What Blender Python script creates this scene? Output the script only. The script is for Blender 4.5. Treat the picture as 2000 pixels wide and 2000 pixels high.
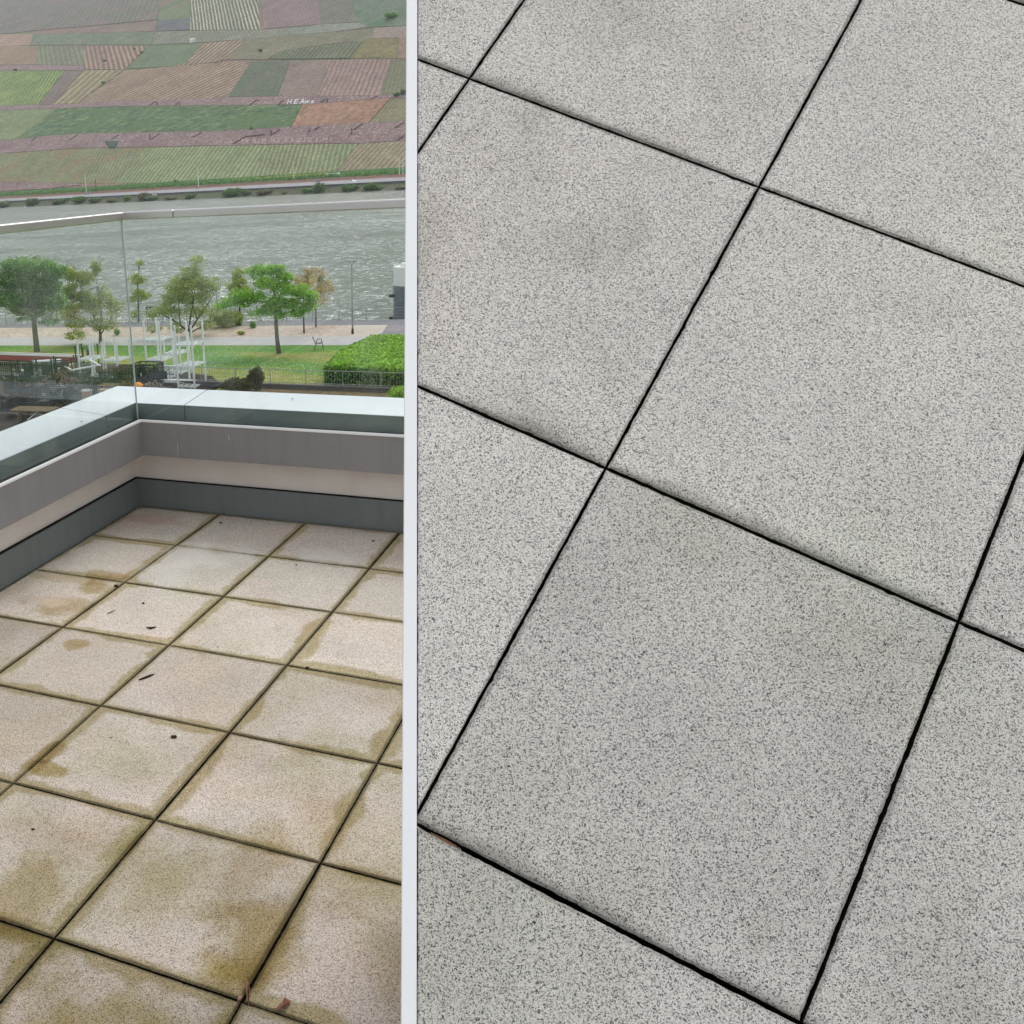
import bpy, bmesh, math, random
import numpy as np
from mathutils import Vector, Matrix

SC = bpy.context.scene
COL = SC.collection
R = math.radians
for _o in list(bpy.data.objects):
    bpy.data.objects.remove(_o)

# ------------------------------------------------------------------ camera, sky, sun, exposure
CAM = Vector((1.78534, -4.52514, 1.71507))
C2W = Matrix(((0.89768, -0.09093, 0.43117), (0.43696, 0.31018, -0.84431), (-0.05697, 0.94632, 0.31817)))
FPX, CX, CY = 1924.06, 420.0, 1000.0          # focal length and optical centre in the photo's own 2000 px
cd = bpy.data.cameras.new('camera')
cam = bpy.data.objects.new('camera', cd)
COL.objects.link(cam)
cam.matrix_world = Matrix.Translation(CAM) @ C2W.to_4x4()
cd.sensor_width = 36.0
cd.lens = FPX / 2000 * 36
cd.shift_x = (1000 - CX) / 2000
cd.clip_start, cd.clip_end = 0.05, 6000
SC.camera = cam

SUN_EL, SUN_AZ = R(48), R(12)
world = bpy.data.worlds.new('World')
SC.world = world
world.use_nodes = True
wn, wl = world.node_tree.nodes, world.node_tree.links
sky = wn.new('ShaderNodeTexSky')
sky.sky_type = 'NISHITA'
sky.sun_disc = False
sky.sun_elevation = SUN_EL
sky.sun_rotation = SUN_AZ
sky.air_density = 1.0
sky.dust_density = 3.0
hs = wn.new('ShaderNodeHueSaturation')
hs.inputs['Saturation'].default_value = 0.16
hs.inputs['Value'].default_value = 1.0
wl.new(sky.outputs[0], hs.inputs['Color'])
bg = wn['Background']
oc = wn.new('ShaderNodeMixRGB')                # even cloud layer over the clear sky
oc.inputs[0].default_value = 0.70
oc.inputs[2].default_value = (2.55, 2.68, 2.85, 1)
wl.new(hs.outputs[0], oc.inputs[1])
wl.new(oc.outputs[0], bg.inputs['Color'])
bg.inputs['Strength'].default_value = 0.15
sd = bpy.data.lights.new('sun', 'SUN')
sd.energy = 0.7
sd.angle = R(40)
sd.color = (1.0, 0.97, 0.92)
sun = bpy.data.objects.new('sun', sd)
COL.objects.link(sun)
_sdir = Vector((math.sin(SUN_AZ) * math.cos(SUN_EL), math.cos(SUN_AZ) * math.cos(SUN_EL), math.sin(SUN_EL)))
sun.rotation_euler = _sdir.to_track_quat('Z', 'Y').to_euler()
SC.view_settings.view_transform = 'Standard'
SC.view_settings.look = 'None'
SC.view_settings.exposure = 0.98
SC.view_settings.gamma = 1.0
SC.cycles.max_bounces = 8
SC.cycles.transparent_max_bounces = 24
SC.cycles.volume_bounces = 0

# ------------------------------------------------------------------ survey helpers: photo pixel -> point in the place
def ray(px, py):
    return C2W @ Vector(((px - CX) / FPX, -(py - CY) / FPX, -1.0))
def at_z(px, py, z):
    r = ray(px, py)
    return CAM + r * ((z - CAM.z) / r.z)
def at_d(px, py, depth):
    return CAM + ray(px, py) * depth
def depth_of(p):
    return -(C2W.transposed() @ (p - CAM)).z
GZ = -10.8                                    # ground level by the river, the terrace floor is z = 0
WZ = -12.3                                    # water level
BA, BB = at_z(26, 405, WZ), at_z(790, 371, WZ)
BD = Vector((BB.x - BA.x, BB.y - BA.y, 0)).normalized()      # along the far bank
BN = Vector((-BD.y, BD.x, 0))                                # away from the river
if BN.dot(BA - CAM) < 0:
    BN = -BN
def bank(t, s, z):
    p = BA + BD * t + BN * s
    return Vector((p.x, p.y, z))
SL = 0.50                                     # the hill rises one in two from 40 m behind the far bank
S0 = 40.0
def at_hill(px, py, lift=0.0):
    r = ray(px, py)
    # z = SL*(s-S0)+lift
    s0 = (CAM - BA).dot(BN)
    t = (SL * (s0 - S0) + lift - CAM.z) / (r.z - SL * r.dot(BN))
    return CAM + r * t
def at_bank(px, py, s):
    r = ray(px, py)
    t = (BA.dot(BN) + s - CAM.dot(BN)) / r.dot(BN)
    return CAM + r * t

# ------------------------------------------------------------------ materials
def lin(c, k=1.0):
    o = []
    for v in c:
        v = v / 255.0
        o.append((v / 12.92 if v <= 0.04045 else ((v + 0.055) / 1.055) ** 2.4) * k)
    return (o[0], o[1], o[2], 1.0)

class NT:
    def __init__(self, name, rough=0.8, spec=0.3, metal=0.0):
        self.m = bpy.data.materials.new(name)
        self.m.use_nodes = True
        self.t = self.m.node_tree
        self.b = self.t.nodes['Principled BSDF']
        self.b.inputs['Roughness'].default_value = rough
        self.b.inputs['Specular IOR Level'].default_value = spec
        self.b.inputs['Metallic'].default_value = metal
    def n(self, kind, **kw):
        nd = self.t.nodes.new('ShaderNode' + kind)
        for k, v in kw.items():
            setattr(nd, k, v)
        return nd
    def l(self, a, b):
        self.t.links.new(a, b)
    def val(self, sock, v):
        if isinstance(v, bpy.types.NodeSocket):
            self.l(v, sock)
        else:
            sock.default_value = v
    def coord(self, which='Object'):
        if which == 'Pos':
            return self.n('NewGeometry').outputs['Position']
        return self.n('TexCoord').outputs[which]
    def mapping(self, vec, scale=(1, 1, 1), rot=(0, 0, 0)):
        mp = self.n('Mapping')
        mp.inputs['Scale'].default_value = scale
        mp.inputs['Rotation'].default_value = rot
        self.l(vec, mp.inputs['Vector'])
        return mp.outputs[0]
    def noise(self, vec, scale, detail=3, rough=0.55, dist=0.0):
        x = self.n('TexNoise')
        x.inputs['Scale'].default_value = scale
        x.inputs['Detail'].default_value = detail
        x.inputs['Roughness'].default_value = rough
        x.inputs['Distortion'].default_value = dist
        self.l(vec, x.inputs['Vector'])
        return x.outputs['Fac']
    def voro(self, vec, scale, out='Color'):
        x = self.n('TexVoronoi')
        x.inputs['Scale'].default_value = scale
        self.l(vec, x.inputs['Vector'])
        return x.outputs[out]
    def ramp(self, fac, stops, interp='LINEAR'):
        x = self.n('ValToRGB')
        x.color_ramp.interpolation = interp
        el = x.color_ramp.elements
        while len(el) < len(stops):
            el.new(0.5)
        for e, (p, c) in zip(el, stops):
            e.position = p
            e.color = c if isinstance(c, tuple) else (c, c, c, 1)
        self.l(fac, x.inputs[0])
        return x.outputs[0]
    def mix(self, fac, a, b, mode='MIX'):
        x = self.n('MixRGB', blend_type=mode)
        self.val(x.inputs[0], fac)
        self.val(x.inputs[1], a)
        self.val(x.inputs[2], b)
        return x.outputs[0]
    def math(self, op, a, b=0.0, c=None, clamp=False):
        x = self.n('Math', operation=op, use_clamp=clamp)
        self.val(x.inputs[0], a)
        self.val(x.inputs[1], b)
        if c is not None:
            self.val(x.inputs[2], c)
        return x.outputs[0]
    def smooth(self, v, lo, hi):
        x = self.n('MapRange', interpolation_type='SMOOTHSTEP')
        self.val(x.inputs['Value'], v)
        x.inputs['From Min'].default_value = lo
        x.inputs['From Max'].default_value = hi
        return x.outputs[0]
    def bump(self, h, strength=0.3, dist=0.01):
        x = self.n('Bump')
        x.inputs['Strength'].default_value = strength
        x.inputs['Distance'].default_value = dist
        self.l(h, x.inputs['Height'])
        self.l(x.outputs[0], self.b.inputs['Normal'])
    def color(self, v):
        self.val(self.b.inputs['Base Color'], v)
        return self.m

def plain(name, rgb, rough=0.7, spec=0.3, metal=0.0, var=0.15, scale=6.0, k=1.0, bump=0.0):
    t = NT(name, rough, spec, metal)
    v = t.coord()
    f = t.noise(v, scale, 4)
    c = lin(rgb, k)
    lo = tuple(x * (1 - var) for x in c[:3]) + (1,)
    hi = tuple(min(1, x * (1 + var)) for x in c[:3]) + (1,)
    if bump:
        t.bump(t.noise(v, scale * 8, 3), bump, 0.01)
    return t.color(t.ramp(f, [(0.3, lo), (0.7, hi)]))

M = {}

# ------------------------------------------------------------------ object helpers
def tag(o, label=None, cat=None, group=None, kind=None):
    if label: o['label'] = label
    if cat: o['category'] = cat
    if group: o['group'] = group
    if kind: o['kind'] = kind
    return o
def empty(name, loc, label, cat, group=None, rz=0.0):
    o = bpy.data.objects.new(name, None)
    o.empty_display_size = 0.2
    COL.objects.link(o)
    o.location = loc
    o.rotation_euler = (0, 0, rz)
    return tag(o, label, cat, group)
def link(name, me, mat, parent=None, loc=None):
    o = bpy.data.objects.new(name, me)
    COL.objects.link(o)
    mats = mat if isinstance(mat, (list, tuple)) else [mat]
    for m in mats:
        me.materials.append(m)
    if parent is not None:
        o.parent = parent
    if loc is not None:
        o.location = loc
    return o
def copy_tree(o, parent=None):
    c = o.copy()
    COL.objects.link(c)
    c.parent = parent
    for ch in o.children:
        copy_tree(ch, c)
    return c

class MB:
    """collects boxes, bars and prisms; build() links them as one mesh object"""
    def __init__(self):
        self.v, self.f = [], []
    def add(self, vs, fs):
        b = len(self.v)
        self.v += [tuple(x) for x in vs]
        self.f += [tuple(i + b for i in f) for f in fs]
        return self
    def box(self, x0, x1, y0, y1, z0, z1):
        vs = [(x, y, z) for z in (z0, z1) for y in (y0, y1) for x in (x0, x1)]
        return self.add(vs, [(0, 2, 3, 1), (4, 5, 7, 6), (0, 1, 5, 4), (1, 3, 7, 5), (3, 2, 6, 7), (2, 0, 4, 6)])
    def bar(self, a, b, w, h=None, up=(0, 0, 1)):
        a, b = Vector(a), Vector(b)
        h = h or w
        d = (b - a).normalized()
        u = Vector(up)
        if abs(d.dot(u)) > 0.98:
            u = Vector((0, 1, 0))
        s = d.cross(u).normalized()
        u = s.cross(d).normalized()
        vs = []
        for p in (a, b):
            for i, j in ((-1, -1), (1, -1), (1, 1), (-1, 1)):
                vs.append(p + s * (i * w / 2) + u * (j * h / 2))
        return self.add(vs, [(0, 1, 2, 3), (7, 6, 5, 4), (0, 4, 5, 1), (1, 5, 6, 2), (2, 6, 7, 3), (3, 7, 4, 0)])
    def tube(self, pts, rads, n=8):
        pts = [Vector(p) for p in pts]
        if not isinstance(rads, (list, tuple)):
            rads = [rads] * len(pts)
        b = len(self.v)
        for i, p in enumerate(pts):
            d = (pts[min(i + 1, len(pts) - 1)] - pts[max(i - 1, 0)]).normalized()
            ref = Vector((0, 1, 0)) if abs(d.z) > 0.8 else Vector((0, 0, 1))
            s = d.cross(ref).normalized()
            u = s.cross(d)
            for k in range(n):
                a = 2 * math.pi * k / n
                self.v.append(tuple(p + (s * math.cos(a) + u * math.sin(a)) * rads[i]))
        for i in range(len(pts) - 1):
            for k in range(n):
                k2 = (k + 1) % n
                self.f.append((b + i * n + k, b + i * n + k2, b + (i + 1) * n + k2, b + (i + 1) * n + k))
        self.f.append(tuple(b + k for k in reversed(range(n))))
        self.f.append(tuple(b + (len(pts) - 1) * n + k for k in range(n)))
        return self
    def prism(self, poly, down):
        """poly: list of 3D points (top face), down: offset vector to the bottom face"""
        n = len(poly)
        top = [Vector(p) for p in poly]
        bot = [p + Vector(down) for p in top]
        fs = [tuple(range(n)), tuple(reversed(range(n, 2 * n)))]
        for i in range(n):
            j = (i + 1) % n
            fs.append((i, i + n, j + n, j))
        return self.add(top + bot, fs)
    def build(self, name, mat, parent=None, origin=None, smooth=False):
        me = bpy.data.meshes.new(name)
        vs = self.v
        if origin is not None:
            vs = [(x - origin[0], y - origin[1], z - origin[2]) for x, y, z in vs]
        me.from_pydata(vs, [], self.f)
        me.validate()
        bm = bmesh.new()
        bm.from_mesh(me)
        bmesh.ops.recalc_face_normals(bm, faces=bm.faces)
        bm.to_mesh(me)
        bm.free()
        if smooth:
            me.polygons.foreach_set('use_smooth', [True] * len(me.polygons))
        o = link(name, me, mat, parent)
        if origin is not None:
            o.location = origin
        return o

def text_mesh(body, size, name='letters', extrude=0.02):
    cu = bpy.data.curves.new(name, 'FONT')
    cu.body = body
    cu.size = size
    cu.extrude = extrude
    cu.align_x = 'CENTER'
    cu.align_y = 'CENTER'
    tmp = bpy.data.objects.new(name, cu)
    COL.objects.link(tmp)
    dg = bpy.context.evaluated_depsgraph_get()
    me = bpy.data.meshes.new_from_object(tmp.evaluated_get(dg))
    bpy.data.objects.remove(tmp)
    return me

# ------------------------------------------------------------------ slab materials
def slab_material(name, light, dark, mid, stain, scale, warm, frac=(0.08, 0.20, 0.46)):
    t = NT(name, 0.85, 0.25)
    info = t.n('ObjectInfo')
    sep = t.n('SeparateColor')
    t.l(info.outputs['Color'], sep.inputs[0])
    edge_amt, blotch_amt, tone = sep.outputs[0], sep.outputs[1], sep.outputs[2]
    pos = t.coord('Pos')
    # exposed aggregate: many small chips, a few dark ones
    cells = t.n('SeparateColor')
    t.l(t.voro(pos, scale), cells.inputs[0])
    chips = t.ramp(cells.outputs[0], [(0.0, dark), (frac[0], dark), (frac[1], mid), (frac[2], light), (1.0, tuple(min(1, x * 1.12) for x in light[:3]) + (1,))])
    big = t.n('SeparateColor')
    t.l(t.voro(pos, scale * 0.42), big.inputs[0])
    bigd = t.voro(pos, scale * 0.42, 'Distance')
    bm_ = t.math('MULTIPLY', t.math('LESS_THAN', big.outputs[1], 0.035), t.math('LESS_THAN', bigd, 0.42))
    c = t.mix(t.math('MULTIPLY', bm_, 0.7), chips, tuple(x * 0.55 for x in mid[:3]) + (1,))
    fine = t.noise(pos, scale * 1.6, 2, 0.7)
    c = t.mix(0.85, c, t.ramp(fine, [(0.34, 0.42), (0.5, 1.0), (0.66, 1.34)]), 'MULTIPLY')
    # density of dark chips drifts across the slab
    drift = t.noise(pos, 3.6, 4, 0.6)
    c = t.mix(1.0, c, t.ramp(drift, [(0.3, 0.89), (0.5, 0.98), (0.72, 1.05)]), 'MULTIPLY')
    hue = t.noise(pos, 2.3, 3, 0.5)
    c = t.mix(0.8, c, t.ramp(hue, [(0.3, warm[0]), (0.5, (1, 1, 1, 1)), (0.7, warm[1])]), 'MULTIPLY')
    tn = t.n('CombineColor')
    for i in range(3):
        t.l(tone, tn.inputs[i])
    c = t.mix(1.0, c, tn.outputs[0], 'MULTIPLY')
    uv = t.n('SeparateXYZ')
    t.l(t.coord('UV'), uv.inputs[0])
    return t, c, pos, uv, edge_amt, blotch_amt, fine, cells

# left terrace: buff slabs, olive-brown damp margins
def terrace_slab_material():
    t, c, pos, uv, ea, ba, fine, cells = slab_material('buff washed concrete', lin((232, 219, 208)), lin((134, 120, 106)), lin((194, 180, 168)), None, 520, ((0.93, 0.97, 0.90, 1), (1.05, 0.96, 0.93, 1)))
    du = t.math('MINIMUM', uv.outputs[0], t.math('SUBTRACT', 1.0, uv.outputs[0]))
    dv = t.math('MINIMUM', uv.outputs[1], t.math('SUBTRACT', 1.0, uv.outputs[1]))
    d = t.math('MINIMUM', du, dv)
    wob = t.noise(pos, 4.5, 5, 0.6, 0.3)
    wob = t.math('ADD', t.math('MULTIPLY', wob, 0.82), t.math('MULTIPLY', t.noise(pos, 42, 4, 0.7), 0.18))
    big = t.noise(pos, 1.9, 3, 0.6)
    # signed: how far inside the damp margin
    reach = t.math('MULTIPLY', ea, t.math('MULTIPLY', t.smooth(big, 0.30, 0.52), t.smooth(wob, 0.28, 0.66)))
    m = t.math('SUBTRACT', t.math('MULTIPLY', reach, 0.135), d)
    band = t.smooth(m, -0.034, 0.034)
    c = t.mix(t.math('MULTIPLY', band, 0.78), c, t.mix(1.0, c, lin((204, 196, 148)), 'MULTIPLY'))
    # darker line where the margin dries out
    rim = t.math('MULTIPLY', t.smooth(m, -0.016, 0.004), t.math('SUBTRACT', 1.0, t.smooth(m, 0.008, 0.04)))
    c = t.mix(t.math('MULTIPLY', rim, 0.12), c, lin((120, 110, 68)))
    # dirt right at the joint
    jt = t.math('SUBTRACT', 1.0, t.smooth(t.math('ADD', d, t.math('MULTIPLY', t.math('SUBTRACT', wob, 0.5), 0.03)), 0.0, 0.014))
    c = t.mix(t.math('MULTIPLY', jt, 0.66), c, lin((74, 66, 42)))
    # broad algae patches, only on the slabs that carry them
    bl = t.noise(pos, 2.6, 5, 0.62, 0.4)
    c = t.mix(t.math('MULTIPLY', t.smooth(bl, 0.33, 0.68), ba), c, t.mix(1.0, c, lin((196, 188, 126)), 'MULTIPLY'))
    # stains of their own shape: centre, radius x, radius y, colour, strength
    for px, py, rx, ry, rgb, k, soft in SPOTS:
        p = at_z(px, py, 0)
        mp = t.n('VectorMath', operation='SUBTRACT')
        t.l(pos, mp.inputs[0])
        mp.inputs[1].default_value = p
        sc = t.n('VectorMath', operation='MULTIPLY')
        t.l(mp.outputs[0], sc.inputs[0])
        sc.inputs[1].default_value = (1 / rx, 1 / ry, 0)
        ln = t.n('VectorMath', operation='LENGTH')
        t.l(sc.outputs[0], ln.inputs[0])
        dd = t.math('ADD', ln.outputs['Value'], t.math('MULTIPLY', t.math('SUBTRACT', wob, 0.5), 2.4))
        mask = t.math('SUBTRACT', 1.0, t.smooth(dd, 1.0 - soft, 1.0))
        if sum(rgb) > 600:
            c = t.mix(t.math('MULTIPLY', mask, k), c, lin(rgb))
        else:
            c = t.mix(t.math('MULTIPLY', mask, k), c, t.mix(1.0, c, lin(rgb), 'MULTIPLY'))
    t.bump(fine, 0.35, 0.0025)
    return t.color(c)

SPOTS = [(112, 1180, .20, .12, (212, 194, 156), .8, .6), (100, 1176, .12, .07, (228, 204, 184), .5, .5),
         (186, 1150, .10, .10, (208, 192, 138), .75, .6), (215, 1125, .16, .07, (200, 175, 120), .7, .4),
         (152, 1258, .07, .055, (212, 194, 134), .75, .5), (120, 1130, .22, .05, (220, 200, 160), .5, .5),
         (395, 1085, .26, .24, (226, 220, 212), .55, .8), (640, 1090, .20, .16, (224, 216, 208), .45, .8),
         (330, 1120, .2, .2, (224, 218, 210), .4, .8), (300, 1015, .25, .12, (222, 178, 160), .35, .6),
         (85, 1500, .10, .05, (206, 190, 140), .9, .4), (98, 1470, .05, .09, (206, 190, 140), .8, .4),
         (440, 1895, .12, .09, (200, 186, 100), .8, .8), (500, 1850, .13, .22, (200, 184, 120), .8, .8),
         (500, 1690, .10, .28, (205, 190, 140), .5, .6), (60, 1740, .16, .28, (212, 200, 160), .7, .9), (330, 1720, .22, .22, (214, 206, 164), .6, .95), (240, 1650, .05, .22, (196, 196, 124), .55, .8), (150, 1640, .25, .2, (218, 206, 176), .6, .95)]
M['slab_buff'] = terrace_slab_material()

def grey_slab_material():
    t, c, pos, uv, ea, ba, fine, cells = slab_material('grey washed concrete', lin((234, 227, 219)), lin((98, 95, 96)), lin((188, 183, 178)), None, 740, ((0.97, 1.0, 0.95, 1), (1.03, 1.0, 1.01, 1)))
    wob = t.noise(pos, 9, 5, 0.65, 0.3)
    pat = t.noise(pos, 3.3, 3, 0.5)
    low = t.math('SUBTRACT', 1.0, uv.outputs[1])
    reach = t.math('MULTIPLY', ea, t.math('MULTIPLY', t.smooth(pat, 0.30, 0.55), wob))
    m = t.math('SUBTRACT', t.math('MULTIPLY', reach, 0.062), low)
    c = t.mix(t.math('MULTIPLY', t.math('MULTIPLY', t.smooth(m, -0.012, 0.045), t.smooth(fine, 0.25, 0.60)), 0.66), c, lin((70, 68, 54)))
    du = t.math('MINIMUM', uv.outputs[0], t.math('SUBTRACT', 1.0, uv.outputs[0]))
    dv = t.math('MINIMUM', uv.outputs[1], low)
    d = t.math('MINIMUM', du, dv)
    jt = t.math('SUBTRACT', 1.0, t.smooth(t.math('ADD', d, t.math('MULTIPLY', t.math('SUBTRACT', wob, 0.5), 0.02)), 0.0, 0.005))
    c = t.mix(t.math('MULTIPLY', jt, 0.40), c, lin((88, 86, 76)))
    bl = t.noise(pos, 5.5, 5, 0.6, 0.3)
    c = t.mix(t.math('MULTIPLY', t.smooth(bl, 0.46, 0.70), ba), c, t.mix(1.0, c, lin((216, 214, 204)), 'MULTIPLY'))
    t.bump(fine, 0.5, 0.002)
    return t.color(c)
M['slab_grey'] = grey_slab_material()

M['grime'] = plain('damp grime on slab sides', (30, 29, 24), 0.95, 0.1, var=0.5, scale=60)
def slab(name, quad, normal, thick, uvquad, mat, chamfer=0.003, rough=0.0006):
    """quad: polygon of 3D points in the slab's plane; uvquad: uv per point"""
    cen = sum((Vector(q) for q in quad), Vector()) / len(quad)
    nn = Vector(normal).normalized()
    # worn, slightly chipped outline
    rj = random.Random(int(abs(cen.x * 7919 + cen.y * 104729 + cen.z * 1299) * 10) % 99991)
    q2, u2 = [], []
    m = len(quad)
    for i in range(m):
        a, b = Vector(quad[i]), Vector(quad[(i + 1) % m])
        ua, ub = uvquad[i], uvquad[(i + 1) % m]
        L = (b - a).length
        k = max(1, int(L / 0.007))
        inw = nn.cross((b - a).normalized()) if L > 1e-6 else Vector()
        if inw.dot(cen - a) < 0: inw = -inw
        ph = rj.uniform(0, 9)
        for q in range(k):
            f = q / k
            w = 0.0 if q == 0 else abs(rj.gauss(0, rough)) + rough * .5 * (1 + math.sin(f * L * 60 + ph))
            if q and rj.random() < 0.012: w += rj.uniform(1, 3) * rough
            q2.append(a.lerp(b, f) + inw * w)
            u2.append((ua[0] + (ub[0] - ua[0]) * f, ua[1] + (ub[1] - ua[1]) * f))
    quad, uvquad = q2, u2
    n = len(quad)
    me = bpy.data.meshes.new(name)
    vs, fs, uvs = [], [], []
    for q in quad:                                       # inner top ring
        q = Vector(q)
        vs.append(q + (cen - q).normalized() * chamfer * 1.4)
    for q in quad:
        vs.append(Vector(q) - nn * chamfer)
    for q in quad:
        vs.append(Vector(q) - nn * thick)
    fs.append(tuple(range(n)))
    for i in range(n):
        j = (i + 1) % n
        fs.append((i, i + n, j + n, j))
        fs.append((i + n, i + 2 * n, j + 2 * n, j + n))
    fs.append(tuple(reversed(range(2 * n, 3 * n))))
    me.from_pydata([tuple(v - cen) for v in vs], [], fs)
    ul = me.uv_layers.new(name='UVMap')
    for lp in me.loops:
        ul.data[lp.index].uv = uvquad[lp.vertex_index % n]
    for f in me.polygons:
        if min(f.vertices) >= n: f.material_index = 1
    bm = bmesh.new(); bm.from_mesh(me)
    bmesh.ops.recalc_face_normals(bm, faces=bm.faces)
    bm.to_mesh(me); bm.free()
    return link(name, me, [mat, M['grime']], None, cen)

# ================================================================== SETTING: terrace floor and building
M['joint'] = plain('dark joint bed', (14, 12, 10), 0.95, 0.1, var=0.4, scale=40)
tag(MB().box(-1.0, 4.4, -7.0, 0.0, -0.10, -0.041).build('terrace_floor', M['joint']), 'dark bed under the terrace slabs, seen in the joints', None, None, 'structure')

ORD = ['first', 'second', 'third', 'fourth', 'fifth', 'sixth', 'seventh', 'eighth', 'ninth', 'tenth', 'eleventh']
LOOK = {(0, 0): 'buff paving slab tucked in the corner of both parapets', (1, 0): 'buff slab with brown dirt streak, second against the back parapet',
        (2, 0): 'pale slab with a fleck on it, third against the back parapet', (0, 1): 'brown stained slab against the left parapet just below the corner slab',
        (1, 1): 'bleached almost white slab diagonally in front of the corner slab', (2, 1): 'buff slab with olive margins right of the bleached one',
        (0, 2): 'slab with two large brown dried puddle stains beside the left parapet', (1, 3): 'slab with a small round ochre spot near its far edge',
        (1, 2): 'pale slab with a dark leaf scrap and a twig', (2, 4): 'pale slab with one black pebble, damp margins all round',
        (2, 3): 'buff slab with a dark twig lying across its left side', (3, 6): 'heavily algae stained olive slab in the lower middle',
        (2, 5): 'pale slab with damp olive corner at the left picture edge', (2, 6): 'olive brown slab left of the heavily algae stained one'}
EDGE = {}
rnd = random.Random(11)
GAP = 0.0013
for c in range(6):
    for r in range(11):
        i, j = c - 2, r
        g = GAP + rnd.uniform(0, 0.0012)
        x0, x1, y0, y1 = i * .5 + g, (i + 1) * .5 - g, -(j + 1) * .5 + g, -j * .5 - g
        z = rnd.uniform(-0.0015, 0.0015)
        o = slab('paving_slab', [(x0, y0, z), (x1, y0, z), (x1, y1, z), (x0, y1, z)], (0, 0, 1), 0.04, [(0, 0), (1, 0), (1, 1), (0, 1)], M['slab_buff'])
        o.rotation_euler.z = rnd.uniform(-0.0015, 0.0015)
        lab = LOOK.get((c, r)) or 'buff paving slab, %s from the left parapet, %s row from the back parapet' % (ORD[c], ORD[r])
        tag(o, lab, 'paving slab', 'buff paving slabs on the terrace')
        e = 0.55 + rnd.uniform(-0.2, 0.35)
        b = rnd.uniform(0.0, 0.25) + (0.45 if r >= 5 else 0.2 if r >= 3 else 0)
        if (c, r) in ((3, 6), (2, 6), (3, 7)): b = 0.95; e = 1.0
        if (c, r) in ((1, 5), (2, 5), (3, 5)): b = 0.3
        if (c, r) == (4, 6): e = 0.35
        if (c, r) in ((1, 1), (2, 0)): b = 0.0
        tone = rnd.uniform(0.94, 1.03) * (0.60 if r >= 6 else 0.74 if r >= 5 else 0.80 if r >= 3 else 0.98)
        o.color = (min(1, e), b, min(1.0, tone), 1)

# ---- parapet: each wall of it one thing
def sheet_metal(name, rgb, rough):
    t = NT(name, rough, 0.5)
    v = t.coord('Pos')
    st = t.noise(t.mapping(v, (26, 26, 1.2)), 1.0, 4, 0.6)
    bl = t.noise(v, 2.2, 4, 0.6)
    sp = t.noise(v, 160, 2, 0.5)
    c = t.mix(1.0, lin(rgb), t.ramp(st, [(0.3, 0.90), (0.5, 1.0), (0.75, 1.05)]), 'MULTIPLY')
    c = t.mix(1.0, c, t.ramp(bl, [(0.3, 0.93), (0.7, 1.05)]), 'MULTIPLY')
    c = t.mix(t.math('MULTIPLY', t.smooth(sp, 0.70, 0.76), 0.5), c, lin((70, 66, 60)))
    return t.color(c)
M['fascia'] = plain('grey painted metal', (146, 144, 145), 0.45, 0.5, var=0.05, scale=3)
M['kick'] = plain('dark grey sheet', (108, 114, 112), 0.5, 0.4, var=0.08, scale=3)
M['coping'] = plain('pale coated aluminium', (218, 222, 226), 0.38, 0.5, var=0.03, scale=2)
M['inner'] = plain('dark green grey sheet', (112, 122, 122), 0.35, 0.5, var=0.06, scale=2)
M['lip'] = plain('bare aluminium', (240, 238, 238), 0.4, 0.5, metal=0.0, var=0.02)
M['black'] = plain('black rubber seal', (22, 22, 22), 0.8, 0.2)
def stucco():
    t = NT('cream stucco', 0.9, 0.2)
    v = t.coord()
    h = t.noise(t.mapping(v, (1, 1, 1.4)), 120, 3, 0.6)
    t.bump(h, 0.8, 0.006)
    return t.color(t.ramp(t.noise(v, 5, 4), [(0.3, lin((236, 226, 218))), (0.7, lin((246, 238, 230)))]))
M['stucco'] = stucco()
M['fascia'] = sheet_metal('grey coated fascia sheet', (138, 134, 134), 0.45)
M['kick'] = sheet_metal('dark grey kick sheet', (114, 121, 120), 0.5)
def brushed():
    t = NT('brushed steel', 0.38, 0.5, 0.9)
    v = t.coord()
    f = t.noise(v, 1.3, 3)
    return t.color(t.ramp(f, [(0.3, lin((188, 184, 184))), (0.7, lin((206, 203, 202)))]))
M['steel'] = brushed()

H_BAND, H_F0, H_F1, H_CI, H_CO, H_R0, H_R1 = 0.160, 0.344, 0.531, 0.612, 0.637, 1.556, 1.594
O_F, O_G, O_CI, O_CO, O_R = -0.135, -0.105, -0.066, 0.208, -0.137
XR = 4.4       # the back parapet runs on behind the paved slope
YF = -7.0      # the left parapet runs on towards the house
def L_ring(mb, o0, o1, z0, z1, part, cuts=()):
    """a straight run of rectangular section; part 'back' or 'left'; mitred at the corner. o = outward offset"""
    pass
def run(part, o0, o1, z00, z01, z10, z11, a, b):
    """prism between offsets o0 (inside) and o1 (outside); bottom z00/z01, top z10/z11; along the wall from a to b
       (b None = mitre at the corner)"""
    mb = MB()
    def P(o, s, z):
        if part == 'back':
            x = (-1 - o) if s is None else s
            return (x, o, z)
        y = o if s is None else s
        return (-1 - o, y, z)
    vs = []
    for s in (a, b):
        vs += [P(o0, s, z00), P(o1, s, z01), P(o1, s, z11), P(o0, s, z10)]
    mb.add(vs, [(0, 1, 2, 3), (7, 6, 5, 4), (0, 4, 5, 1), (1, 5, 6, 2), (2, 6, 7, 3), (3, 7, 4, 0)])
    return mb
back = empty('parapet', (1.5, 0.1, 0), 'grey parapet with pale coping running across the far end of the terrace', 'parapet', 'parapets of the terrace')
left = empty('parapet', (-1.1, -3.2, 0), 'grey parapet with pale coping coming towards the camera on the left side of the terrace', 'parapet', 'parapets of the terrace')
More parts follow.
